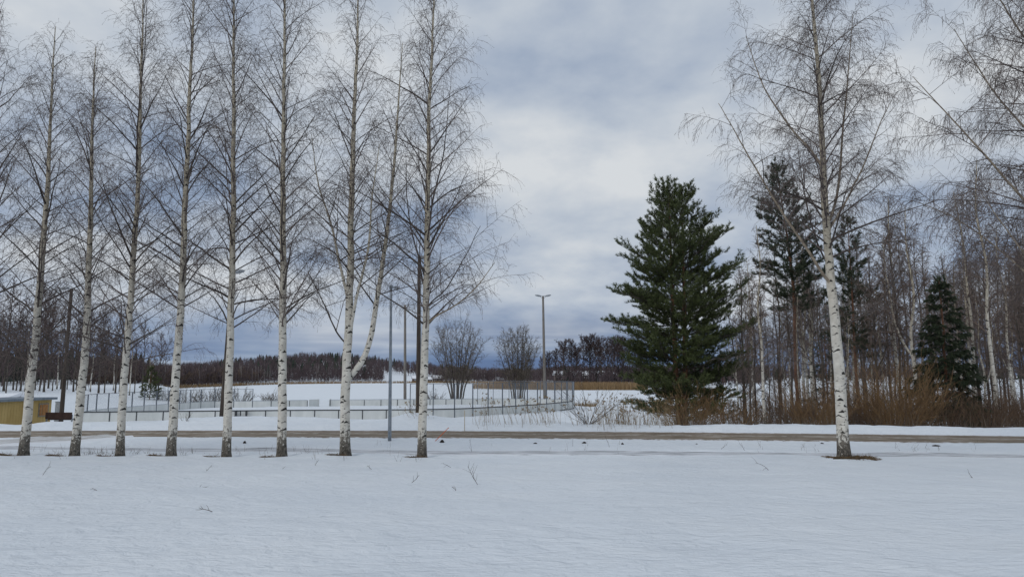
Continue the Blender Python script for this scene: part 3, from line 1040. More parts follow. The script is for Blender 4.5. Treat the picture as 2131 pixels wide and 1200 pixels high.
# wood on the left beyond the rink
for i in range(52):
    px = -120 + 480 * ((i + rng.uniform(0, 1)) / 52) ** 1.15
    D = rng.uniform(112, 175)
    py = np.interp(px, [-120, 60, 200, 300, 370], [520, 580, 600, 610, 700]) + rng.uniform(0, 110)
    b = ground_at(px, D)
    pr = far_bare[[0, 1, 0, 1, 2][rng.integers(0, 5)]]
    place(pr, b, top_h(b, py), 18, rng.uniform(0, 6.28), ('pale stemmed birch' if pr is far_bare[2] else 'dark bare tree') + ' in the far wood ' + ('above the yellow shed' if px < 110 else 'seen between second and fourth whole birch' if px > 170 else 'seen beside the leaning floodlight pole'), group='bare trees behind the shed')
# alders on the far side of the bay
for i, px in enumerate([1128, 1142, 1158, 1172, 1188, 1200, 1214, 1226, 1240, 1250, 1262, 1272, 1284, 1296, 1310, 1330]):
    b = ground_at(px, 362 + rng.uniform(-8, 10))
    py = [745, 735, 728, 715, 712, 722, 706, 704, 703, 708, 720, 708, 705, 704, 712, 715][i] + rng.uniform(-3, 3)
    place(alders[i % 2], b, top_h(b, py), 18, rng.uniform(0, 6.28), ['first', 'second', 'third', 'fourth', 'fifth', 'sixth', 'seventh', 'eighth', 'ninth', 'tenth', 'eleventh', 'twelfth', 'thirteenth', 'fourteenth', 'fifteenth', 'sixteenth'][i] + ' bare alder from the twin floodlight pole in the row across the bay', group='alders across the bay')
for p_ in PROTOS:
    assert p_ in USED


# ---- many-stemmed willows by the rink
def bush_tree(label, px, D, py, halfpx, nst, seed):
    rng = np.random.default_rng(seed)
    b = ground_at(px, D)
    H = top_h(b, py)
    root = thing('willow_tree', b, label, 'tree', 'bare willows beyond the rink')
    W = halfpx / FPX * D
    stems = []
    for i in range(nst):
        a = i * GA + rng.uniform(-.3, .3)
        rr = ((i + 0.5) / nst) ** 0.42
        tip = np.array([math.cos(a) * W * rr * 0.85, math.sin(a) * W * rr * 0.85, H * (1 - 0.36 * rr ** 3) * rng.uniform(0.84, 0.98)])
        base = np.array([math.cos(a), math.sin(a), 0]) * 1.0 * rr
        m1 = base + (tip - base) * np.array([0.22, 0.22, 0.33])
        m2 = base + (tip - base) * np.array([0.58, 0.58, 0.66])
        p, r = stem([base, m1, m2, tip], rng.uniform(0.09, 0.15), 0.02, 20, 0.02, rng)
        link('trunk', Geo().tubes(p[None], r[None], 6).mesh('trunk', M['dark_bark']), root)
        stems.append((p, r, 26, 0.25))
    leafless(root, stems, seed, H, 2.5, 20, twig_r=0.012, dens=0.9, weep=0.15, start=0.2, parts=0, twig_mat=M['grey_twig'], k1=6, fine=False, ang=(45, 20), s1=3, rbr=0.016,
             prof=([0, 0.3, 0.7, 1.0], [0.7, 1.0, 0.9, 0.5]))


bush_tree('round many stemmed bare willow beside the dark pole beyond the rink', 952, 121, 655, 68, 11, 61)
bush_tree('round many stemmed bare willow beside the twin headed floodlight beyond the rink', 1078, 121, 671, 56, 12, 62)


# ---- evergreens
def needles(g, P, D, L, per, nl, nw, rng, fwd=0.7, out=0.8):
    """per blades on every shoot: one thin triangle each, pointing forward and out"""
    n = len(P)
    idx = np.repeat(np.arange(n), per)
    m = len(idx)
    t = rng.uniform(0, 1, m)
    base = P[idx] + D[idx] * (L[idx] * t)[:, None]
    r = norm(np.cross(D[idx], rng.normal(0, 1, (m, 3))))
    d = norm(D[idx] * fwd + r * out)
    w = norm(np.cross(d, rng.normal(0, 1, (m, 3)))) * nw
    ln = nl * rng.uniform(0.7, 1.2, m)[:, None]
    V = np.stack([base - w, base + w, base + d * ln], 1).reshape(-1, 3)
    g.add(V, None, np.arange(3 * m).reshape(-1, 3))


def pine(label, b, H, prof, start, nb, seed, trunks=((0, 0),), per=22, mat='needle', shootd=1.0, r0=0.2, name='pine_tree', droop=0.0, nl=0.12, nw=0.010, group=None, lean=0.0):
    rng = np.random.default_rng(seed)
    root = thing(name, b, label, 'tree', group)
    stems = []
    for (ox, oz) in trunks:
        q = [np.array([ox * 0.35, 0, 0]), np.array([ox * 0.8, 0.1, H * 0.25]), np.array([ox, 0.05, H * 0.55]), np.array([ox * 1.1 + lean, 0, H * (0.985 + oz)])]
        p, r = stem(q, r0, 0.02, 36, 0.01, rng)
        link('trunk', trunk_mesh('trunk', p, r, M['pine_bark'], 12, 0.2), root)
        stems.append((p, r))
    hf = start + (0.97 - start) * ((np.arange(nb) + rng.uniform(0, 0.8, nb)) / nb) ** 1.12
    hf = np.round(hf * H / 0.45) * 0.45 / H + rng.normal(0, 0.006, nb)
    which = rng.integers(0, len(stems), nb)
    S = np.array([sample(stems[w][0][None], np.zeros(1, int), np.array([min(f, 0.99)]))[0][0] for w, f in zip(which, hf)])
    az = np.arange(nb) * GA + rng.normal(0, 0.5, nb)
    el = np.radians(np.interp(hf, [start, 0.6, 1.0], [90 + 8 * droop, 76 + 14 * droop, 32 + 20 * droop]) + rng.normal(0, 8, nb))
    d = np.stack([np.cos(az) * np.sin(el), np.sin(az) * np.sin(el), np.cos(el)], -1)
    L1 = np.interp(hf, prof[0], prof[1]) * rng.uniform(0.72, 1.12, nb)
    P1 = grow(S, d, L1, 7, -0.045 + 0.06 * droop, 0.06, rng)
    R1 = 0.011 * L1[:, None] * (1 - 0.85 * np.linspace(0, 1, 7)[None]) + 0.006
    g = Geo()
    g.tubes(P1, R1, 4)
    c2 = np.maximum(2, (L1 * 3.4 * shootd).astype(int))
    i2, t2 = kids(c2, 0.22, 1.0, rng)
    p2, tg = sample(P1, i2, t2)
    side = norm(np.cross(tg, np.array([0, 0, 1.0])[None])) * np.where(rng.uniform(size=len(i2)) < 0.5, -1, 1)[:, None]
    d2 = norm(tg * 0.75 + side * rng.uniform(0.5, 1.0, len(i2))[:, None] + np.array([0, 0, 0.16 - 0.35 * droop])[None] + rng.normal(0, 0.12, (len(i2), 3)))
    L2 = np.clip(L1[i2] * (0.42 - 0.24 * t2), 0.25, 1.5) * rng.uniform(0.7, 1.2, len(i2))
    P2 = grow(p2, d2, L2, 4, -0.03 + 0.07 * droop, 0.08, rng)
    g.ribbons(P2, np.maximum(0.012 * L2[:, None] * (1 - 0.8 * np.linspace(0, 1, 4)[None]), 0.006), rng)
    tag(link('boughs', g.mesh('boughs', M['dark_bark']), root), kind='stuff')
    c3 = np.maximum(2, (L2 * 6.2 * shootd).astype(int))
    i3, t3 = kids(c3, 0.15, 1.0, rng)
    p3, tg3 = sample(P2, i3, t3)
    # every bough tip carries shoots too
    p3 = np.concatenate([p3, P2[:, -1], P1[:, -1]])
    tg3 = np.concatenate([tg3, norm(P2[:, -1] - P2[:, -2]), norm(P1[:, -1] - P1[:, -2])])
    d3 = sideways(tg3, rng, rng.uniform(0.1, 0.8, len(p3)), 0.45 - 0.85 * droop)
    L3 = rng.uniform(0.16, 0.36, len(p3))
    f = Geo()
    needles(f, p3, d3, L3, per, nl, nw, rng, 0.75 if not droop else 1.0, 0.75 if not droop else 0.55)
    # leading shoots at the top
    for p, r in stems:
        n = 14
        tp = p[-1] + np.c_[rng.normal(0, 0.22, n), rng.normal(0, 0.22, n), -rng.uniform(0, 0.9, n)]
        needles(f, tp, norm(np.c_[rng.normal(0, 0.25, n), rng.normal(0, 0.25, n), np.ones(n)]), np.full(n, 0.5), per + 14, nl, nw, rng, 0.8, 0.6)
    link('crown', f.mesh('crown', M[mat], False), root)
    return root


b = ground_at(1414, 52)
H = top_h(b, 386)
pine('big dense dark green pine with two reddish trunks', b, H,
     ([0.05, 0.18, 0.32, 0.5, 0.62, 0.75, 0.87, 0.95, 1.0], [3.3, 4.1, 4.6, 4.6, 4.2, 3.4, 2.5, 1.7, 0.7]), 0.05, 255, 71, trunks=((-0.45, 0.0), (0.45, -0.005)), per=19, r0=0.24, shootd=1.0, nl=0.215, nw=0.016)
b = ground_at(1655, 64)
H = top_h(b, 335)
pine('tall thin crowned pine with a bare red trunk behind the slim birch', b, H, ([0.40, 0.55, 0.7, 0.85, 0.95, 1.0], [2.4, 3.3, 3.2, 2.6, 1.5, 0.5]), 0.42, 90, 72, per=14, mat='needle_dull', r0=0.26, shootd=0.95, nl=0.28, nw=0.024, lean=-1.0)
b = ground_at(1778, 60)
H = top_h(b, 445)
pine('narrow loose pine just behind the lone large birch', b, H, ([0.3, 0.55, 0.75, 0.9, 1.0], [2.3, 2.5, 1.9, 1.1, 0.4]), 0.32, 70, 73, per=14, mat='needle_dull', r0=0.15, shootd=0.95, nl=0.26, nw=0.024)
b = ground_at(1962, 48)
H = top_h(b, 578)
pine('dark narrow spruce with drooping boughs in the roadside wood', b, H, ([0.12, 0.3, 0.5, 0.75, 0.92, 1.0], [2.3, 2.2, 1.8, 1.05, 0.5, 0.15]), 0.12, 170, 74, per=18, mat='spruce', r0=0.15, name='spruce_tree', droop=1.0, shootd=1.0, nl=0.24, nw=0.026)
b = ground_at(1716, 57)
H = top_h(b, 690)
pine('small dark young spruce low behind the lone large birch', b, H, ([0.05, 0.3, 0.6, 0.85, 1.0], [2.0, 1.7, 1.1, 0.5, 0.15]), 0.06, 55, 75, per=16, mat='spruce', r0=0.08, name='spruce_tree', droop=0.8, nl=0.15, nw=0.014)
b = ground_at(320, 118)
H = top_h(b, 765)
pine('bright green young pine behind the rink fence', b, H, ([0.05, 0.3, 0.6, 0.85, 1.0], [1.6, 1.7, 1.3, 0.7, 0.3]), 0.06, 50, 76, per=16, mat='needle', r0=0.08, nl=0.2, nw=0.03)
b = ground_at(1500, 60)
H = top_h(b, 770)
pine('low young pine at the foot of the big pine', b, H, ([0.05, 0.3, 0.6, 0.85, 1.0], [1.7, 1.6, 1.2, 0.6, 0.3]), 0.06, 40, 77, per=16, mat='needle_dull', r0=0.07, nl=0.16, nw=0.014)


# ---- shrubs
def shrub(label, px, D, py, w, n, mat, seed, spread=0.55, name='willow_shrub', group='willow shrubs along the road', r=0.009, side=8, sink=0.02, cat='shrub'):
    rng = np.random.default_rng(seed)
    b = ground_at(px, D, sink)
    H = top_h(b, py)
    a = rng.uniform(0, 6.28, n)
    rr = np.sqrt(rng.uniform(0, 1, n)) * w
    S = np.stack([np.cos(a) * rr * 0.6, np.sin(a) * rr * 0.4, np.zeros(n)], -1)
    S[:, 2] = gz(S[:, 0] + b[0], S[:, 1] + b[1]) - b[2] - 0.05
    spread = spread * 1.7
    d = np.stack([np.cos(a) * spread * rr / w + rng.normal(0, 0.24, n), np.sin(a) * spread * rr / w + rng.normal(0, 0.24, n), np.ones(n)], -1)
    L = H * rng.uniform(0.5, 1.2, n) * (1 - 0.3 * (rr / w) ** 2)
    P = grow(S, d, L, 6, -0.01, 0.09, rng)
    g = Geo()
    g.tubes(P, r * (1.3 - np.linspace(0, 0.95, 6))[None] * rng.uniform(0.8, 1.3, (n, 1)), 3)
    i, t = kids(np.full(n, side), 0.3, 1.0, rng)
    p, tg = sample(P, i, t)
    d2 = sideways(tg, rng, rng.uniform(0.35, 0.85, len(i)), 0.1)
    L2 = L[i] * rng.uniform(0.10, 0.3, len(i))
    P2 = grow(p, d2, L2, 3, -0.02, 0.08, rng)
    g.ribbons(P2, r * np.array([0.85, 0.7, 0.4])[None], rng)
    o = link(name, g.mesh(name, mat), None, b)
    return tag(o, label, cat, group)


shrub('orange willow shrub under the big pine', 1432, 43, 798, 1.7, 170, M['willow'], 81)
shrub('orange willow shrub between the big pine and the slim birch', 1520, 43.5, 815, 1.3, 100, M['willow'], 82)
shrub('brown willow shrub right beside the slim birch', 1625, 44, 815, 1.3, 80, M['willow_dull'], 83)
shrub('brown orange willow shrub just left of the lone large birch', 1685, 43, 782, 1.4, 150, M['willow'], 84, 0.5)
shrub('large dense orange willow thicket just right of the lone large birch', 1855, 44, 740, 2.2, 300, M['willow'], 85, 0.45)
shrub('orange brown willow shrub below the dark spruce', 1945, 44, 790, 1.7, 140, M['willow_dull'], 86, 0.4)
shrub('dull brown willow shrub beneath the tall white trunked birch', 2040, 43.5, 812, 1.9, 150, M['willow_dull'], 87, 0.4)
shrub('brown willow shrub at the right picture edge', 2125, 44, 800, 1.8, 150, M['willow_dull'], 88, 0.4)
shrub('brown shrub behind the lone large birch trunk', 1765, 45, 805, 1.3, 90, M['willow_dull'], 89, 0.4)
shrub('dark bare bush with a single strong stem at the rink corner', 1222, 40.5, 778, 0.35, 26, M['branch'], 90, 1.3, name='bare_bush', group=None, r=0.011, side=6)
shrub('thin bare bush in the snow bank before the rink', 397, 42, 845, 0.4, 14, M['grey_twig'], 91, 0.6, name='bare_bush', group=None, r=0.007, side=2)
for k, (px, D, py, w) in enumerate([(395, 118, 800, 3.5), (440, 120, 803, 3.0), (470, 122, 802, 2.5), (505, 124, 806, 3.0), (570, 126, 812, 2.2), (905, 124, 810, 2.5), (350, 120, 800, 3.0)]):
    shrub(['low grey thicket behind the rink fence, nearest the young pine', 'low grey thicket behind the rink fence near the fourth birch', 'low grey thicket behind the rink fence at the fifth birch', 'low grey thicket at the fence end between fifth and sixth birch',
           'sparse low bush beyond the rink gate', 'sparse low bush at the foot of the willow by the dark pole', 'low grey thicket on the shed side of the young pine'][k],
          px, D, py, w, 70, M['grey_twig'], 100 + k, 0.45, name='shore_thicket', group='shore bushes beyond the rink', r=0.022, side=5)


rg = np.random.default_rng(35)
for k in range(14):
    shrub('low brown shrub standing deeper inside the roadside wood', 1545 + 640 * (k + rg.uniform(0, 1)) / 14, rg.uniform(47, 58), rg.uniform(775, 830), 2.2, 90, M['willow_dull'] if k % 2 else M['wood_twig'], 120 + k, 0.4, name='brown_shrub', group='brown shrubs inside the wood', r=0.013, side=8)


# ---- reeds and dry grass
def blades(name, pts, hts, lean, w, mat, label, rng, plume=0.0, kind='stuff'):
    n = len(pts)
    g = Geo()
    d = norm(np.c_[rng.normal(lean[0], lean[1], n), rng.normal(0, lean[1], n), np.ones(n)])
    P = grow(pts, d, hts, 3, rng.uniform(0, 0.12, n), 0.03, rng)
    g.ribbons(P, w * np.array([1.3, 1.0, 0.35])[None], rng)
    if plume:
        m = int(n * 0.55)
        for q in range(4):
            bp = P[:m, -1]
            dd = norm(P[:m, -1] - P[:m, -2] + rng.normal(0, 0.28, (m, 3)) - np.array([0, 0, 0.25]))
            ww = norm(np.cross(dd, rng.normal(0, 1, (m, 3)))) * plume * 0.16
            V = np.stack([bp - ww * 0.3, bp + dd * plume * 0.4 + ww, bp + dd * plume, bp + dd * plume * 0.4 - ww], 1).reshape(-1, 3)
            g.add(V, np.arange(4 * m).reshape(-1, 4))
    o = link(name, g.mesh(name, mat))
    return tag(o, label, None, None, kind)


def scatter(n, pxr, Dr, rng, clump=0):
    if clump:
        c = rng.uniform(pxr[0], pxr[1], clump)
        px = c[rng.integers(0, clump, n)] + rng.normal(0, 9, n)
    else:
        px = rng.uniform(pxr[0], pxr[1], n)
    D = rng.uniform(Dr[0], Dr[1], n)
    x = (px - CX) / FPX * D
    return np.c_[x, D, gz(x, D) - 0.05]


rng = np.random.default_rng(33)
p = scatter(170, (1000, 1260), (38.6, 42), rng, 26)
blades('dry_reeds', p, rng.uniform(0.6, 1.7, len(p)), (-0.12, 0.16), 0.006, M['reed'], 'dry reeds in the ditch before the rink corner', rng, 0.16)
p = scatter(420, (1230, 1420), (38.0, 42), rng, 50)
blades('dry_reeds', p, rng.uniform(0.5, 1.8, len(p)), (-0.03, 0.16), 0.006, M['reed'], 'dry reeds and stalks in the ditch beside the big pine', rng, 0.13)
p = scatter(40, (835, 905), (40.5, 43), rng, 8)
blades('dry_reeds', p, rng.uniform(0.3, 0.9, len(p)), (-0.35, 0.14), 0.006, M['reed'], 'dry reed stalks on the snow hump by the dark pole', rng, 0.16)
p = scatter(900, (1330, 2160), (38.4, 44), rng)
blades('undergrowth', p, rng.uniform(0.3, 1.3, len(p)), (0, 0.24), 0.007, M['grey_twig'], 'thin brown undergrowth along the road below the wood', rng)
p = scatter(800, (1400, 2200), (46, 75), rng)
blades('undergrowth', p, rng.uniform(0.8, 3.4, len(p)), (0, 0.3), 0.011, M['wood_twig'], 'tangled undergrowth deep in the roadside wood', rng)
# beds of reed on the ice
n = 9000
px = rng.uniform(985, 1345, n)
D = rng.uniform(298, 338, n) - 18 * smooth(1010, 1190, px)
keep = rng.uniform(size=n) < smooth(975, 1090, px) + 0.12
px, D = px[keep], D[keep]
p = np.c_[(px - CX) / FPX * D, D, np.full(len(px), LAKE_Z - 0.05)]
blades('reed_bed', p, rng.uniform(2.0, 3.4, len(p)), (0, 0.05), 0.075, M['reed_far'], 'wide brown reed bed across the bay', rng)
n = 2600
px = rng.uniform(1188, 1400, n)
D = rng.uniform(122, 134, n)
x = (px - CX) / FPX * D
p = np.c_[x, D, np.maximum(gz(x, D), LAKE_Z) - 0.05]
blades('reed_bed', p, rng.uniform(0.5, 1.15, n) + (rng.uniform(size=n) < 0.1) * 0.6, (0, 0.12), 0.03, M['reed'], 'narrow reddish reed belt along the near shore', rng)

# ------------------------------------------------------------------ far shore woods and houses
rng = np.random.default_rng(91)
con, dec, rus, pal = Geo(), Geo(), Geo(), Geo()


def far_positions(n, u0, u1, d0, d1, rng, power=1.0):
    u = rng.uniform(u0, u1, n)
    D = np.interp(u, SH_U, SH_D) + d0 + (d1 - d0) * rng.uniform(0, 1, n) ** power
    x = u * D
    return np.c_[x, D, gz(x, D, False)], u


def add_conifers(g, P, H, rng):
    n = len(P)
    s = 6
    lv = 5
    a = np.arange(s) * 2 * math.pi / s
    for k in range(lv):
        z0 = 0.12 + 0.80 * k / lv
        z1 = z0 + 0.36 * (1 - 0.35 * k / lv)
        rad = 0.25 * (1 - k / lv * 0.86)
        R = rad * H[:, None] * rng.uniform(0.65, 1.25, (n, s))
        ring = np.stack([P[:, None, 0] + R * np.cos(a), P[:, None, 1] + R * np.sin(a), P[:, None, 2] + H[:, None] * (z0 + rng.uniform(-0.03, 0.03, (n, s)))], -1)
        tip = np.stack([P[:, 0], P[:, 1], P[:, 2] + H * z1], -1)[:, None]
        V = np.concatenate([ring, tip], 1).reshape(-1, 3)
        b = (np.arange(n) * (s + 1))[:, None]
        j = np.arange(s)[None]
        g.add(V, None, np.stack([b + j, b + (j + 1) % s, b + s + 0 * j], -1).reshape(-1, 3))


def add_leafless(g, P, H, rng, m=26, w=0.16, wid=0.16):
    n = len(P)
    S = P[:, None] + np.stack([rng.normal(0, w * 0.5, (n, m)) * H[:, None], rng.normal(0, w * 0.5, (n, m)) * H[:, None], H[:, None] * rng.uniform(0.15, 0.75, (n, m))], -1)
    d = np.stack([rng.normal(0, 0.4, (n, m)), rng.normal(0, 0.4, (n, m)), rng.uniform(0.6, 1.2, (n, m))], -1)
    e = S + d * (H * 0.26)[:, None, None]
    ww = norm(np.cross(d, rng.normal(0, 1, (n, m, 3)))) * wid
    V = np.stack([S - ww, S + ww, e], 2).reshape(-1, 3)
    g.add(V, None, np.arange(3 * n * m).reshape(-1, 3))
    T = np.stack([P, P + np.c_[0 * H, 0 * H, H * 0.9]], 1)
    g.tubes(T, np.c_[H * 0.012, H * 0.004], 3)


P, u = far_positions(1500, -0.62, 0.36, 18, 420, rng, 0.8)
# an open snowy slope among the trees
clear = lambda u, P: ~((u > -0.185) & (u < -0.115) & (P[:, 1] < np.interp(u, SH_U, SH_D) + 95))
k = clear(u, P) & (rng.uniform(size=len(u)) < (0.16 + 0.85 * np.exp(-((u + 0.27) / 0.09) ** 2)) * smooth(0.35, 0.6, vnoise(P[:, 0] / 60, P[:, 1] / 45, 55)) + 0.04 + 0.25 * smooth(0.0, 0.1, u))
P = P[k]
add_conifers(con, P, rng.uniform(7, 11.5, len(P)), rng)
P, u = far_positions(5200, -0.62, 0.36, 6, 330, rng, 1.25)
P = P[clear(u, P)]
add_leafless(dec, P, rng.uniform(7, 12, len(P)), rng)
P, u = far_positions(420, -0.62, -0.36, 4, 60, rng)
add_leafless(rus, P, rng.uniform(5, 10, len(P)), rng, 34, 0.22)
P, u = far_positions(1300, -0.5, 0.05, 2, 50, rng)
P = P[clear(u, P)]
add_leafless(dec, P, rng.uniform(2.5, 6, len(P)), rng, 16, 0.4)
P, u = far_positions(330, -0.5, 0.03, 6, 60, rng)
P = P[clear(u, P)]
H_ = rng.uniform(7, 11, len(P))
pal.tubes(np.stack([P, P + np.c_[rng.normal(0, .3, len(P)), 0 * H_, H_]], 1), np.c_[H_ * 0.011, H_ * 0.004], 4)
# thickets on the wooded point at the left of the lake and behind the shed
P, u = far_positions(700, -1.3, -0.52, 30, 240, rng)
add_leafless(dec, P, rng.uniform(8, 15, len(P)), rng)
P, u = far_positions(500, -1.3, -0.52, 60, 260, rng)
add_conifers(con, P, rng.uniform(9, 15, len(P)), rng)
# wood behind the bay on the right
P, u = far_positions(500, 0.05, 0.85, 70, 260, rng)
add_leafless(dec, P, rng.uniform(8, 14, len(P)), rng)
P, u = far_positions(160, 0.05, 0.85, 90, 260, rng)
add_conifers(con, P, rng.uniform(7, 12, len(P)), rng)
tag(link('far_conifer_forest', con.mesh('far_conifer_forest', M['conifer_far'], False)), 'dark conifers of the wooded hill across the lake', 'forest', None, 'stuff')
tag(link('far_leafless_forest', dec.mesh('far_leafless_forest', M['leafless_far'], False)), 'purple brown leafless wood across the lake', 'forest', None, 'stuff')
tag(link('rusty_shore_thicket', rus.mesh('rusty_shore_thicket', M['rust_far'], False)), 'rust brown thicket on the far shore behind the birches', 'thicket', None, 'stuff')
tag(link('far_birch_forest', pal.mesh('far_birch_forest', M['pale_far'], False)), 'pale thin stems along the far shore wood', 'forest', None, 'stuff')
n = 5000
u = rng.uniform(-0.5, 0.05, n)
D = np.interp(u, SH_U, SH_D) - rng.uniform(-4, 6, n)
p = np.c_[u * D, D, np.full(n, LAKE_Z)]
blades('reed_bed', p, rng.uniform(0.8, 1.9, n), (0, 0.06), 0.10, M['reed_far'], 'thin brown reed line along the far shore', rng)


def house(name, label, px, D, zb, w, d, h, rh, rz, wall, windows, chimney=False, group=None, storeys=1):
    x = (px - CX) / FPX * D
    root = thing(name, (x, D, zb), label, 'house', group, rz)
    g = Geo()
    g.box((0, 0, h / 2), (w, d, h))
    g.add([(-w / 2, -d / 2, h), (-w / 2, d / 2, h), (-w / 2, 0, h + rh), (w / 2, -d / 2, h), (w / 2, d / 2, h), (w / 2, 0, h + rh)], None, [(0, 2, 1), (3, 4, 5)])
    link('wall', g.mesh('wall', wall, False), root)
    g = Geo()
    o, t = 0.6, 0.35
    sl = rh / (d / 2)
    for s in (-1, 1):
        e = s * (d / 2 + o)
        ez = h - o * sl
        V = []
        for xx in (-w / 2 - o, w / 2 + o):
            V += [(xx, e, ez + 0.02), (xx, 0, h + rh + 0.02), (xx, 0, h + rh + t), (xx, e, ez + t)]
        g.add(V, [(0, 1, 2, 3), (7, 6, 5, 4), (0, 4, 5, 1), (3, 2, 6, 7), (0, 3, 7, 4)])
    roof = link('roof', g.mesh('roof', M['clean_snow'], False), root)
    if chimney:
        link('chimney', Geo().box((w * 0.12, 0.3, h + rh + 0.5), (0.9, 0.9, 1.6)).mesh('chimney', M['dark_bark'], False), roof)
    for (wx, wz, ww, wh) in windows:
        f = link('window', Geo().box((wx, -d / 2 - 0.03, wz), (ww, 0.14, wh)).mesh('window', M['white_trim'], False), root)
        link('pane', Geo().box((wx, -d / 2 - 0.09, wz), (ww * 0.74, 0.08, wh * 0.74)).mesh('pane', M['glass'], False), f)
    return root


zb = float(gz((1205 - CX) / FPX * 400, 400)) - 0.3
house('long_house', 'long brown house with a snowy roof behind the alders', 1207, 400, zb, 30, 9, 5.2, 2.0, 0.05, M['red_wall'],
      [(-13.4 + 2.4 * i, 3.9, 1.3, 1.5) for i in range(12)] + [(-12 + 4.2 * i, 1.5, 1.5, 1.3) for i in range(6)])
zb = float(gz((1262 - CX) / FPX * 385, 385)) - 0.3
house('gabled_house', 'grey gabled house with a chimney behind the alders', 1268, 385, zb, 9, 13, 4.2, 3.0, 1.25, M['grey_wall'],
      [(-2.4, 1.8, 1.4, 1.4), (2.2, 1.8, 1.4, 1.4)], True)
for k, (px, D0, s) in enumerate([(868, 6, 1.0), (893, 5, 0.8), (912, 8, 1.1), (1040, 5, 0.8)]):
    u = (px - CX) / FPX
    D = float(np.interp(u, SH_U, SH_D)) + D0 + 9
    zb = float(gz(u * D, D)) - 0.2
    house('lakeside_cabin', ['tiny snow roofed cabin on the far shore nearest the wooden floodlight pole', 'tiny snow roofed cabin on the far shore behind the dark pole', 'tiny snow roofed cabin on the far shore behind the last row birch',
                             'tiny snow roofed cabin on the far shore between the two willows'][k], px, D, zb, 6 * s, 5 * s, 2.6 * s, 1.7 * s, 0.3, M['red_wall'], [(-1.4 * s, 1.4 * s, 1.0, 1.0), (1.2 * s, 1.4 * s, 1.0, 1.0)], False, 'cabins on the far shore')

# ------------------------------------------------------------------ ice rink
RZ0, RZ1 = -1.95, -0.80         # foot and top of the boards
FT_R, FT_L = 2.06, 0.97         # tops of the end fences
loop_px = [(185, 72.5), (300, 73.5), (400, 74.5), (520, 75.5), (640, 76.5), (760, 77), (880, 78), (960, 80), (1030, 84), (1090, 88.5), (1140, 94), (1172, 99), (1192, 104),
           (1187, 109), (1152, 112.5), (1090, 114), (1000, 114), (860, 111.5), (692, 108.3)]
back_px = [(645, 107.2), (550, 104.5), (450, 103), (425, 101), (375, 95), (300, 87), (240, 80.5), (200, 76), (185, 72.5)]


def resample(lp, step):
    w = np.array([[(px - CX) / FPX * D, D, 0] for px, D in lp])
    tot = np.linalg.norm(np.diff(w, axis=0), axis=1).sum()
    sp = spline(w, 600)
    cum = np.concatenate([[0], np.cumsum(np.linalg.norm(np.diff(sp, axis=0), axis=1))])
    nn = max(2, int(round(cum[-1] / step)))
    return np.array([[np.interp(v, cum, sp[:, c]) for c in range(3)] for v in np.linspace(0, cum[-1], nn + 1)])


rink = thing('ice_rink', (-18, 92, RZ0), 'outdoor ice rink with white boards and wire end fences', 'ice rink')
rb = np.array([-18, 92, RZ0])
A, B = resample(loop_px, 2.6), resample(back_px, 2.6)


def put(name, g, mat, parent, label=None, shade=False):
    for i in range(len(g.V)):
        g.V[i] = g.V[i] - rb
    o = link(name, g.mesh(name, mat, shade), parent)
    if label:
        o['label'] = label
    return o


def seg_axes(a, b):
    d = norm((b - a)[None])[0]
    d[2] = 0
    d = norm(d[None])[0]
    n_ = np.array([-d[1], d[0], 0])
    return d, n_, np.array([d, n_, [0, 0, 1.0]])


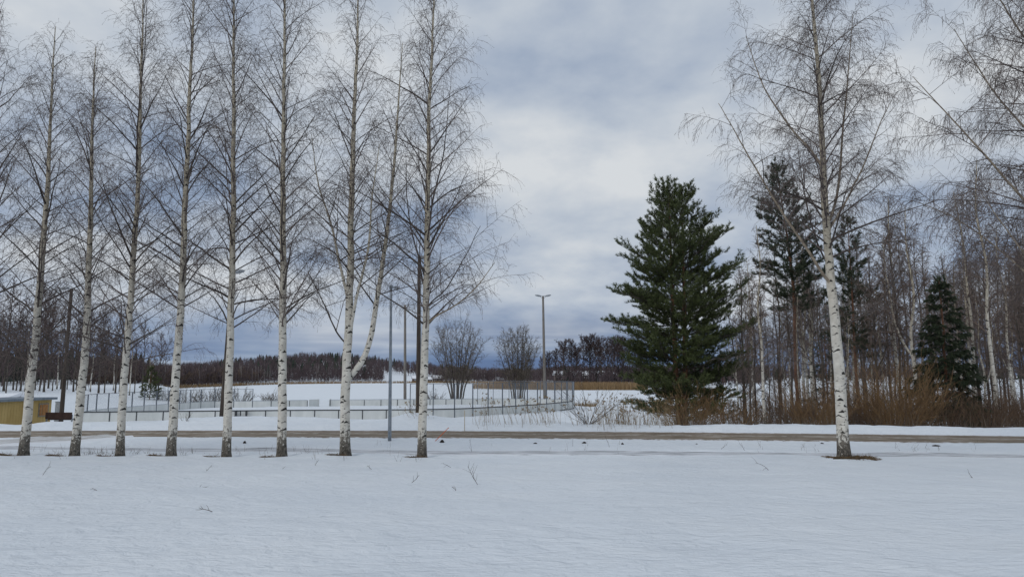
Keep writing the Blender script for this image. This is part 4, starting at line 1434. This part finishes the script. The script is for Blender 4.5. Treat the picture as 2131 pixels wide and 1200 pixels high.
zmid, hh = (RZ0 + RZ1) / 2, RZ1 - RZ0
for chain, closed in ((A, False), (B, False)):
    for i in range(len(chain) - 1):
        a, b_ = chain[i], chain[i + 1]
        d, n_, ax = seg_axes(a, b_)
        L = np.linalg.norm(b_ - a)
        c = (a + b_) / 2
        bd = put('board', Geo().box((c[0], c[1], zmid), (L - 0.10, 0.04, hh - 0.08), ax), M['board'], rink)
        g = Geo()
        front = chain is A and c[1] < 104
        g.box((c[0], c[1], RZ1 + 0.01), (L + 0.02, 0.12, 0.11 if front else 0.05), ax)
        put('top_rail', g, M['dark_steel'] if front else M['steel'], rink)
        g = Geo()
        g.box((c[0] + 0, c[1], RZ0 + 0.06), (L - 0.1, 0.09, 0.10), ax)
        put('foot_rail', g, M['dark_steel'], rink)
    for i in range(len(chain)):
        a = chain[i]
        d, n_, ax = seg_axes(chain[max(i - 1, 0)], chain[min(i + 1, len(chain) - 1)])
        px = a[0] / a[1] * FPX + CX
        u = px
        right_end = chain is A and px > 855 and (a[1] < 104 or px > 985)
        left_end = chain is B and px < 560
        top = FT_R if right_end else (FT_L if left_end else RZ1 - 0.05)
        g = Geo()
        g.box((a[0], a[1], (RZ0 + top) / 2), (0.09, 0.11, top - RZ0), ax)
        put('post', g, M['post_steel'] if (right_end or left_end) else M['dark_steel'], rink)
        if (right_end or left_end) and i + 1 < len(chain):
            b_ = chain[i + 1]
            pxb = b_[0] / b_[1] * FPX + CX
            if (right_end and chain is A and pxb > 855 and not (b_[1] > 104 and pxb < 985)) or (left_end and pxb < 560):
                d, n_, ax = seg_axes(a, b_)
                L = np.linalg.norm(b_ - a)
                c = (a + b_) / 2
                put('fence_rail', Geo().box((c[0], c[1], top - 0.03), (L - 0.1, 0.05, 0.05), ax), M['post_steel'], rink)
                g = Geo()
                nv = int(L / 0.06)
                ts = (np.arange(nv) + 0.5) / nv
                base = a[None] + (b_ - a)[None] * ts[:, None]
                Pv = np.stack([np.c_[base[:, :2], np.full(nv, RZ1 + 0.08)], np.c_[base[:, :2], np.full(nv, top - 0.06)]], 1)
                g.tubes(Pv, np.full((nv, 2), 0.0022), 3)
                nh = int((top - RZ1) / 0.09)
                zs = np.linspace(RZ1 + 0.1, top - 0.08, nh)
                Ph = np.stack([np.c_[np.full(nh, a[0]), np.full(nh, a[1]), zs], np.c_[np.full(nh, b_[0]), np.full(nh, b_[1]), zs]], 1)
                g.tubes(Ph, np.full((nh, 2), 0.0022), 3)
                put('wire_mesh', g, M['steel'], rink)
# open gate leaves at the gap in the far boards
for (px, D, dx, dy) in ((648, 106.5, 0.9, 2.4), (690, 108.0, -0.3, 2.2)):
    a = np.array([(px - CX) / FPX * D, D, 0])
    b_ = a + np.array([dx, dy, 0])
    d, n_, ax = seg_axes(a, b_)
    c = (a + b_) / 2
    put('gate_leaf', Geo().box((c[0], c[1], zmid + 0.1), (np.linalg.norm(b_ - a), 0.06, hh), ax), M['board'], rink)
# a narrow door frame in the near boards
a = at(500, 850, 75.0)
put('gate_frame', Geo().box((a[0] - 0.5, 75.1, zmid), (0.16, 0.22, hh + 0.1)).box((a[0] + 0.6, 75.2, zmid), (0.16, 0.22, hh + 0.1)).box((a[0], 75.1, zmid), (1.2, 0.2, 0.08)), M['dark_steel'], rink)


# ------------------------------------------------------------------ poles
def pole(name, label, foot, Yd, top, r0, r1, mat, heads, cat='lamp post', zb=None):
    b = at(foot[0], foot[1], Yd)
    b[2] = (float(gz(b[0], Yd)) if zb is None else zb) - 0.1
    root = thing(name, b, label, cat)
    t = at(top[0], top[1], Yd) - b
    p = np.linspace(0, 1, 9)[:, None] * t[None]
    link('pole', Geo().tubes(p[None], np.linspace(r0, r1, 9)[None], 14, True).mesh('pole', M[mat]), root)
    heads(root, t)
    return root


def lamp_head(root, c, length, w, h, yaw=0.0, tilt=0.0):
    """rounded lamp housing"""
    g = Geo()
    k = 7
    x = np.linspace(-0.5, 0.5, k)
    pr = np.sqrt(np.maximum(1 - (2 * x) ** 2 * 0.92, 0.02))
    ang = np.arange(10) * 2 * math.pi / 10
    V = np.stack([np.repeat(x[:, None] * length, 10, 1), pr[:, None] * np.cos(ang)[None] * w / 2, pr[:, None] * np.sin(ang)[None] * h / 2], -1).reshape(-1, 3)
    cy, sy = math.cos(yaw), math.sin(yaw)
    ct, st_ = math.cos(tilt), math.sin(tilt)
    V = V @ np.array([[ct, 0, st_], [0, 1, 0], [-st_, 0, ct]])
    V = V @ np.array([[cy, sy, 0], [-sy, cy, 0], [0, 0, 1]])
    i = np.arange(k - 1)[:, None] * 10
    j = np.arange(10)[None]
    g.add(V + c, np.stack([i + j, i + (j + 1) % 10, i + 10 + (j + 1) % 10, i + 10 + j], -1).reshape(-1, 4), [(0, q + 1, q) for q in range(1, 9)] + [((k - 1) * 10, (k - 1) * 10 + q, (k - 1) * 10 + q + 1) for q in range(1, 9)])
    o = link('lamp_head', g.mesh('lamp_head', M['lamp']), root)
    return o


def bracket(root, a, b_, r=0.035):
    link('bracket', Geo().tube([a, b_], r, 6).mesh('bracket', M['steel']), root)


def heads_street(root, t):
    link('pole_cap', Geo().tube([t - [0, 0, .02], t + [0, 0, 0.10]], 0.10, 10).mesh('pole_cap', M['steel']), root)
    bracket(root, t + [0, 0, 0.05], t + [0.10, 0.5, 0.07], 0.025)
    lamp_head(root, t + [0.14, 0.75, 0.08], 0.6, 0.22, 0.12, 1.4)


def heads_twin(root, t):
    bracket(root, t + [-0.75, 0, 0.0], t + [0.75, 0, 0.0], 0.05)
    for s in (-1, 1):
        bracket(root, t + [0, 0, -0.45], t + [s * 0.6, 0, 0.0], 0.03)
        lamp_head(root, t + [s * 0.85, -0.1, 0.08], 1.1, 0.7, 0.32, 0.0, s * 0.18)


def heads_arm(dx):
    def f(root, t):
        bracket(root, t + [0, 0, -0.1], t + [dx, 0.1, 0.02], 0.05)
        lamp_head(root, t + [dx * 1.35, 0.1, 0.05], 0.8, 0.45, 0.28, 0.0, 0.15)
    return f


def heads_dark(root, t):
    bracket(root, t + [-0.1, 0, -0.1], t + [0.35, 0, -0.02], 0.04)
    lamp_head(root, t + [0.30, -0.1, 0.05], 0.55, 0.4, 0.22)
    link('conduit', Geo().tube([[0.19, -0.06, 0.1], t + [0.10, -0.06, -0.6]], 0.035, 6).mesh('conduit', M['steel']), root)


pole('street_lamp', 'slim grey steel street lamp beside the road between the forked and last row birches', (811, 912), 32.7, (814, 598), 0.085, 0.055, 'steel', heads_street)
pole('floodlight_pole', 'tall dark tarred pole right beside the last birch of the row', (870, 874), 45.5, (873, 537), 0.17, 0.12, 'pole_tar', heads_dark)
pole('floodlight_pole', 'dark tarred pole hidden close behind the fifth row birch', (461, 875), 47, (484, 566), 0.16, 0.11, 'pole_tar', heads_arm(0.28))
pole('floodlight_pole', 'grey wooden pole with a side lamp beyond the rink, next to the steel street lamp', (843, 832), 118, (843, 634), 0.26, 0.19, 'pole_wood', heads_arm(0.9))
pole('floodlight_pole', 'tall pole with twin oval floodlights beyond the rink', (1134, 830), 119, (1130, 616), 0.28, 0.17, 'pole_wood', heads_twin)
pole('floodlight_pole', 'leaning dark floodlight pole rising behind the yellow shed', (128, 862), 66, (149, 600), 0.20, 0.14, 'pole_tar', heads_arm(-0.5))

# ------------------------------------------------------------------ shed, bench and other small buildings
a, b_ = at(-150, 830, 50.0), at(108, 827, 62.0)
zb, zt = -1.75, 0.86
a[2] = b_[2] = zb
d, n_, ax = seg_axes(a, b_)
L = np.linalg.norm(b_ - a)
dep = 4.0
org = (a + b_) / 2
shed = thing('yellow_shed', org, 'low yellow shed with a grey roof at the left edge', 'shed')


def sh(u, v, z):
    """point on the shed: u metres from the far front corner along the wall, v outwards, z up from the foot"""
    return d * (L / 2 - u) - n_ * v * 1.0 + np.array([0, 0, z])


if n_[1] < 0:
    n_ = -n_
ax = np.array([d, n_, [0, 0, 1.0]])
hgt = zt - zb
link('wall', Geo().box(n_ * (dep / 2) + [0, 0, hgt / 2], (L, dep, hgt), ax).mesh('wall', M['yellow'], False), shed)
for k in range(int(L / 0.3)):
    link('wall_board', Geo().box(sh(0.02 + 0.3 * k + 0.14, 0.012, hgt / 2), (0.285, 0.03, hgt - 0.02), ax).mesh('wall_board', M['yellow'], False), shed)
roof = link('roof', Geo().box(n_ * (dep / 2 - 0.1) + [0, 0, hgt + 0.10], (L + 0.5, dep + 0.5, 0.20), ax).mesh('roof', M['felt'], False), shed)
w = link('window', Geo().box(sh(0.95, 0.05, 1.75), (1.15, 0.08, 1.15), ax).mesh('window', M['frame'], False), shed)
link('pane', Geo().box(sh(0.83, 0.10, 1.75), (0.62, 0.04, 0.92), ax).mesh('pane', M['boarded'], False), w)
link('pane', Geo().box(sh(1.33, 0.10, 1.75), (0.22, 0.04, 0.92), ax).mesh('pane', M['boarded'], False), w)

# brown board on legs beside the shed, with a grey cabinet at the pole's foot
c = at(122, 868, 60)
gzz = float(gz(c[0], 60))
bb = thing('board_bench', (c[0], 60, gzz), 'dark brown board on legs between the yellow shed and the rink', 'bench')
top = at(122, 857.5, 60)[2] - gzz
link('panel', Geo().box((0, 0, top - 0.28), (2.25, 0.06, 0.56)).mesh('panel', M['brown_board'], False), bb)
link('seat', Geo().box((0.1, 0.35, top - 0.62), (2.2, 0.5, 0.06)).mesh('seat', M['brown_board'], False), bb)
for s in (-1.08, 1.08):
    link('leg', Geo().box((s, 0.1, (top - 0.2) / 2 - 0.1), (0.08, 0.10, top)).mesh('leg', M['steel'], False), bb)
link('base', Geo().box((0.62, 0.3, 0.12), (0.9, 0.5, 0.35)).mesh('base', M['dark_steel'], False), bb)
c = at(121, 848, 66.5)
gb = float(gz(c[0], 66.5))
el = thing('electric_cabinet', (c[0], 66.5, gb), 'small grey cabinet at the foot of the leaning floodlight pole', 'cabinet')
ht = at(121, 836, 66.5)[2] - gb
link('body', Geo().box((0, 0, ht / 2), (0.40, 0.3, ht)).mesh('body', M['lamp'], False), el)
link('lid', Geo().box((0, 0, ht + 0.03), (0.46, 0.36, 0.06)).mesh('lid', M['steel'], False), el)
c = at(-10, 821, 75)
house('small_house', 'house showing only its snowy roof behind the yellow shed', -8, 78, float(gz(c[0], 78)) - 0.5, 5.0, 4.5, at(0, 828, 78)[2] - float(gz(c[0], 78)) + 0.3, 0.4, 0.1, M['grey_wall'], [(-1.0, 1.2, 0.8, 0.8)])

# ------------------------------------------------------------------ markers, clods, twigs on the snow
p0, p1 = at(905, 911, 32.6), at(934, 889, 32.9)
p0[2] = float(gz(p0[0], p0[1])) - 0.02
o = link('marker_stake', Geo().tube([p0 * 0, p1 - p0], 0.016, 8).mesh('marker_stake', M['orange']), None, p0)
tag(o, 'thin orange plastic snow stake leaning over at the roadside', 'stake')
p0, p1 = at(967, 884, 38.5), at(967, 853, 38.5)
p0[2] = float(gz(p0[0], p0[1])) - 0.05
o = link('marker_stake', Geo().tube([p0 * 0, p1 - p0], 0.018, 8).mesh('marker_stake', M['pale_wood']), None, p0)
tag(o, 'upright pale wooden stake in the snow bank beyond the road', 'stake')
p0, p1 = at(1287, 880, 39), at(1286, 842, 39)
p0[2] = float(gz(p0[0], p0[1])) - 0.05
o = link('marker_stake', Geo().tube([p0 * 0, p1 - p0], 0.02, 8).mesh('marker_stake', M['pole_tar']), None, p0)
tag(o, 'thin dark upright stake among the reeds in the ditch', 'stake')

rng = np.random.default_rng(17)


def lump(name, loc, size, mat, seed, label, cat, group):
    rng = np.random.default_rng(seed)
    g = Geo()
    a = np.arange(12) * 2 * math.pi / 12
    rows = []
    for k, e in enumerate((-0.5, -0.1, 0.3, 0.7, 1.1, 1.4)):
        R = math.cos(min(e, 1.5)) * rng.uniform(0.7, 1.25, 12)
        rows.append(np.stack([R * np.cos(a), R * np.sin(a), np.full(12, math.sin(e)) * rng.uniform(0.8, 1.15, 12)], -1))
    V = np.stack(rows).reshape(-1, 3) * np.asarray(size)
    i = np.arange(5)[:, None] * 12
    j = np.arange(12)[None]
    g.add(V, np.stack([i + j, i + (j + 1) % 12, i + 12 + (j + 1) % 12, i + 12 + j], -1).reshape(-1, 4), [(60, 60 + q, 60 + q + 1) for q in range(1, 11)])
    return tag(link(name, g.mesh(name, mat), None, loc), label, cat, group)


for k, (px, py, sx, sz, lab) in enumerate([
        (520, 917, 0.09, 0.13, 'dark clod of earth in the roadside snow between fifth and sixth row birch'),
        (923, 913, 0.13, 0.16, 'dark clod of earth in the roadside snow near the orange stake'),
        (1113, 915, 0.11, 0.06, 'flat dark clod in the roadside snow below the rink corner'),
        (1213, 915, 0.12, 0.10, 'dark clod in the roadside snow below the bare bush'),
        (1291, 918, 0.08, 0.10, 'small pointed dark clod in the roadside snow before the big pine'),
        (1698, 917, 0.10, 0.06, 'small dark clod beside the trunk of the lone large birch'),
        (1930, 920, 0.20, 0.07, 'broad dark clod in the roadside snow past the lone large birch'),
        (1442, 918, 0.06, 0.04, 'tiny dark clod in the roadside snow before the big pine')]):
    D = 3.0 * FPX / (py - 780) * 0.985
    x = (px - CX) / FPX * D
    lump('earth_clod', (x, D, float(gz(x, D)) + 0.0), (sx * 0.78, sx * 0.65, sz * 0.75), M['clod'], 200 + k, lab, 'clod', 'dark clods in the roadside snow')


def grass_patch(label, px, py, D, w, dpt, h, seed, soil=False):
    rng = np.random.default_rng(seed)
    x = (px - CX) / FPX * D
    z = float(gz(x, D))
    root = thing('grass_patch', (x, D, z), label, 'grass patch', 'thawed patches at the birches')
    g = Geo()
    a = np.arange(20) * 2 * math.pi / 20
    rows = []
    for k, r in enumerate((1.0, 0.75, 0.45, 0.15)):
        R = r * (1 + rng.uniform(-0.45, 0.35, 20))
        X_, Y_ = R * np.cos(a) * w, R * np.sin(a) * dpt
        rows.append(np.stack([X_, Y_, gz(X_ + x, Y_ + D) - z + h * (1 - r) ** 0.7 - (0.05 if k == 0 else 0)], -1))
    i = np.arange(3)[:, None] * 20
    j = np.arange(20)[None]
    g.add(np.stack(rows).reshape(-1, 3), np.stack([i + j, i + (j + 1) % 20, i + 20 + (j + 1) % 20, i + 20 + j], -1).reshape(-1, 4), [(60, 60 + q, 60 + q + 1) for q in range(1, 19)])
    link('soil', g.mesh('soil', M['soil']), root)
    n = int(620 * max(w, 0.3))
    a = rng.uniform(0, 6.28, n)
    rr = np.sqrt(rng.uniform(0, 1, n)) * 0.98
    X_, Y_ = np.cos(a) * rr * w, np.sin(a) * rr * dpt
    S = np.c_[X_, Y_, gz(X_ + x, Y_ + D) - z + h * np.clip(1 - rr, 0, 1) ** 0.7 - 0.01]
    dd = norm(np.c_[np.cos(a) * rr + rng.normal(0, 0.5, n), np.sin(a) * rr + rng.normal(0, 0.5, n), rng.uniform(0.15, 0.7, n)])
    P = grow(S, dd, rng.uniform(0.06, 0.17, n), 3, 0.25, 0.1, rng)
    gg = Geo().tubes(P, np.array([0.0045, 0.004, 0.0015])[None] * np.ones((n, 1)), 3)
    tag(link('blades', gg.mesh('blades', M['dry_grass']), root), kind='stuff')


for k, (px, py, D, w, lab) in enumerate([
        (36, 952, 25.1, 0.42, 'thin thawed rim at the foot of the leaning birch by the shed'), (138, 952, 25.1, 0.42, 'thawed patch at the foot of the second whole birch'),
        (238, 952, 25.1, 0.38, 'thawed patch at the foot of the third whole birch'), (342, 951, 25.2, 0.36, 'thawed patch at the foot of the fourth whole birch'),
        (456, 950, 25.2, 0.36, 'thawed patch at the foot of the fifth whole birch'), (574, 952, 25.2, 0.42, 'brown thawed grass patch at the foot of the sixth whole birch'),
        (706, 951, 25.2, 0.40, 'brown thawed grass patch at the foot of the forked birch'), (866, 949, 25.4, 0.40, 'brown thawed grass patch at the foot of the last row birch'),
        (1755, 961, 24.0, 0.92, 'ring of bare brown grass round the foot of the lone large birch')]):
    grass_patch(lab, px + (5 if w < 0.5 else 0), py, D, w * (0.95 if w < 0.5 else 1), 0.30 if w < 0.5 else 0.75, 0.05 if w < 0.5 else 0.12, 300 + k)


def twig_on_snow(label, px, py, size, seed, upright=0.5, n=5):
    """a fallen twig or weed sticking out of the snow"""
    rng = np.random.default_rng(seed)
    # find where the line of sight meets the field
    Ds = np.linspace(5, 33, 800)
    pts = np.array([at(px, py, q) for q in Ds])
    h = pts[:, 2] - gz(pts[:, 0], pts[:, 1])
    i = int(np.argmax(h < 0)) if (h < 0).any() else len(Ds) - 1
    b = pts[i]
    s = size / FPX * Ds[i]
    g = Geo()
    P = grow(np.zeros((1, 3)) - [0, 0, 0.02], np.array([[rng.normal(0, 1.0), rng.normal(0, 0.4), 0.25 + upright]]), np.array([s]), 6, 0.05 * (1 - upright), 0.12, rng)
    g.tubes(P, np.linspace(0.006, 0.003, 6)[None], 4)
    idx, t = kids(np.array([n]), 0.1, 0.95, rng)
    p, tg = sample(P, idx, t)
    d2 = sideways(tg, rng, rng.uniform(0.4, 1.0, len(idx)), 0.25 * upright)
    P2 = grow(p, d2, s * rng.uniform(0.25, 0.6, len(idx)), 4, 0.02, 0.15, rng)
    g.tubes(P2, np.linspace(0.0045, 0.002, 4)[None] * np.ones((len(idx), 1)), 3)
    b[2] = float(gz(b[0], b[1]))
    tag(link('snow_twig', g.mesh('snow_twig', M['branch']), None, b), label, 'twig', 'twigs poking out of the snow')


for k, (px, py, sz, up, n, lab) in enumerate([
        (445, 1064, 34, 0.7, 4, 'forked twig low in the open snow below the fourth and fifth birch'), (995, 1008, 44, 1.0, 8, 'branching twig standing in the open snow past the last row birch'),
        (982, 941, 32, 0.9, 2, 'single bent dark shoot beside the path past the last row birch'), (855, 1004, 24, 0.25, 3, 'small fallen twig in the snow below the last row birch'),
        (428, 979, 20, 0.1, 2, 'short twig lying below the fourth birch'), (585, 976, 24, 0.1, 2, 'twig lying on the snow below the sixth birch'),
        (412, 1012, 20, 0.25, 2, 'thin twig low in the snow further below the fourth birch'), (88, 988, 26, 0.5, 3, 'twig in the snow below the leaning birch'),
        (940, 972, 22, 0.4, 3, 'small twig just below the path past the last row birch'), (950, 1020, 14, 0.6, 3, 'tiny twig beside the branching twig in open snow'),
        (1600, 978, 34, 0.1, 2, 'curved twig lying on the snow left of the lone large birch'), (2025, 994, 22, 0.3, 2, 'twig in the snow right of the lone large birch'),
        (775, 976, 14, 0.6, 3, 'small twig in the snow below the forked birch'), (655, 968, 18, 1.0, 2, 'thin shoot in the snow between sixth and forked birch'),
        (1550, 936, 20, 1.0, 5, 'dark weed tuft beside the path midway to the lone birch'), (1268, 930, 26, 1.3, 3, 'upright dry weed stalk before the road below the big pine'),
        (1192, 928, 20, 1.3, 1, 'single upright weed stalk before the road below the rink corner'), (1500, 934, 18, 1.2, 3, 'pale weed stalks in the snow strip left of the dark weed tuft'),
        (1645, 1045, 10, 0.1, 1, 'tiny dark twig far down the open snow'), (205, 1020, 14, 0.2, 2, 'tiny twig on the snow below the second whole birch')]):
    twig_on_snow(lab, px, py, sz, 400 + k, up, n)

# weeds and grass tips that nobody could count
rng = np.random.default_rng(71)
lst = []
for (pa, pb, ya_, yb_, n) in ((190, 260, 25.6, 26.8, 90), (260, 340, 25.6, 27, 45), (80, 150, 26.2, 27.5, 20), (380, 470, 25.8, 27, 26), (480, 720, 25.6, 29, 60), (730, 900, 26, 31, 36), (900, 1300, 26, 31.5, 30), (1450, 1700, 27, 31, 22), (1790, 2100, 27, 31, 44), (20, 900, 23.6, 25.4, 40)):
    px = rng.uniform(pa, pb, max(3, n // 5))
    px = px[rng.integers(0, len(px), n)] + rng.normal(0, 3, n)
    D = rng.uniform(ya_, yb_, n)
    x = (px - CX) / FPX * D
    lst.append(np.c_[x, D, gz(x, D) - 0.02])
p = np.concatenate(lst)
blades('dry_weeds', p, rng.uniform(0.06, 0.34, len(p)), (0.0, 0.3), 0.0035, M['grey_twig'], 'scattered dry weed stalks poking out of the snow strip', rng)
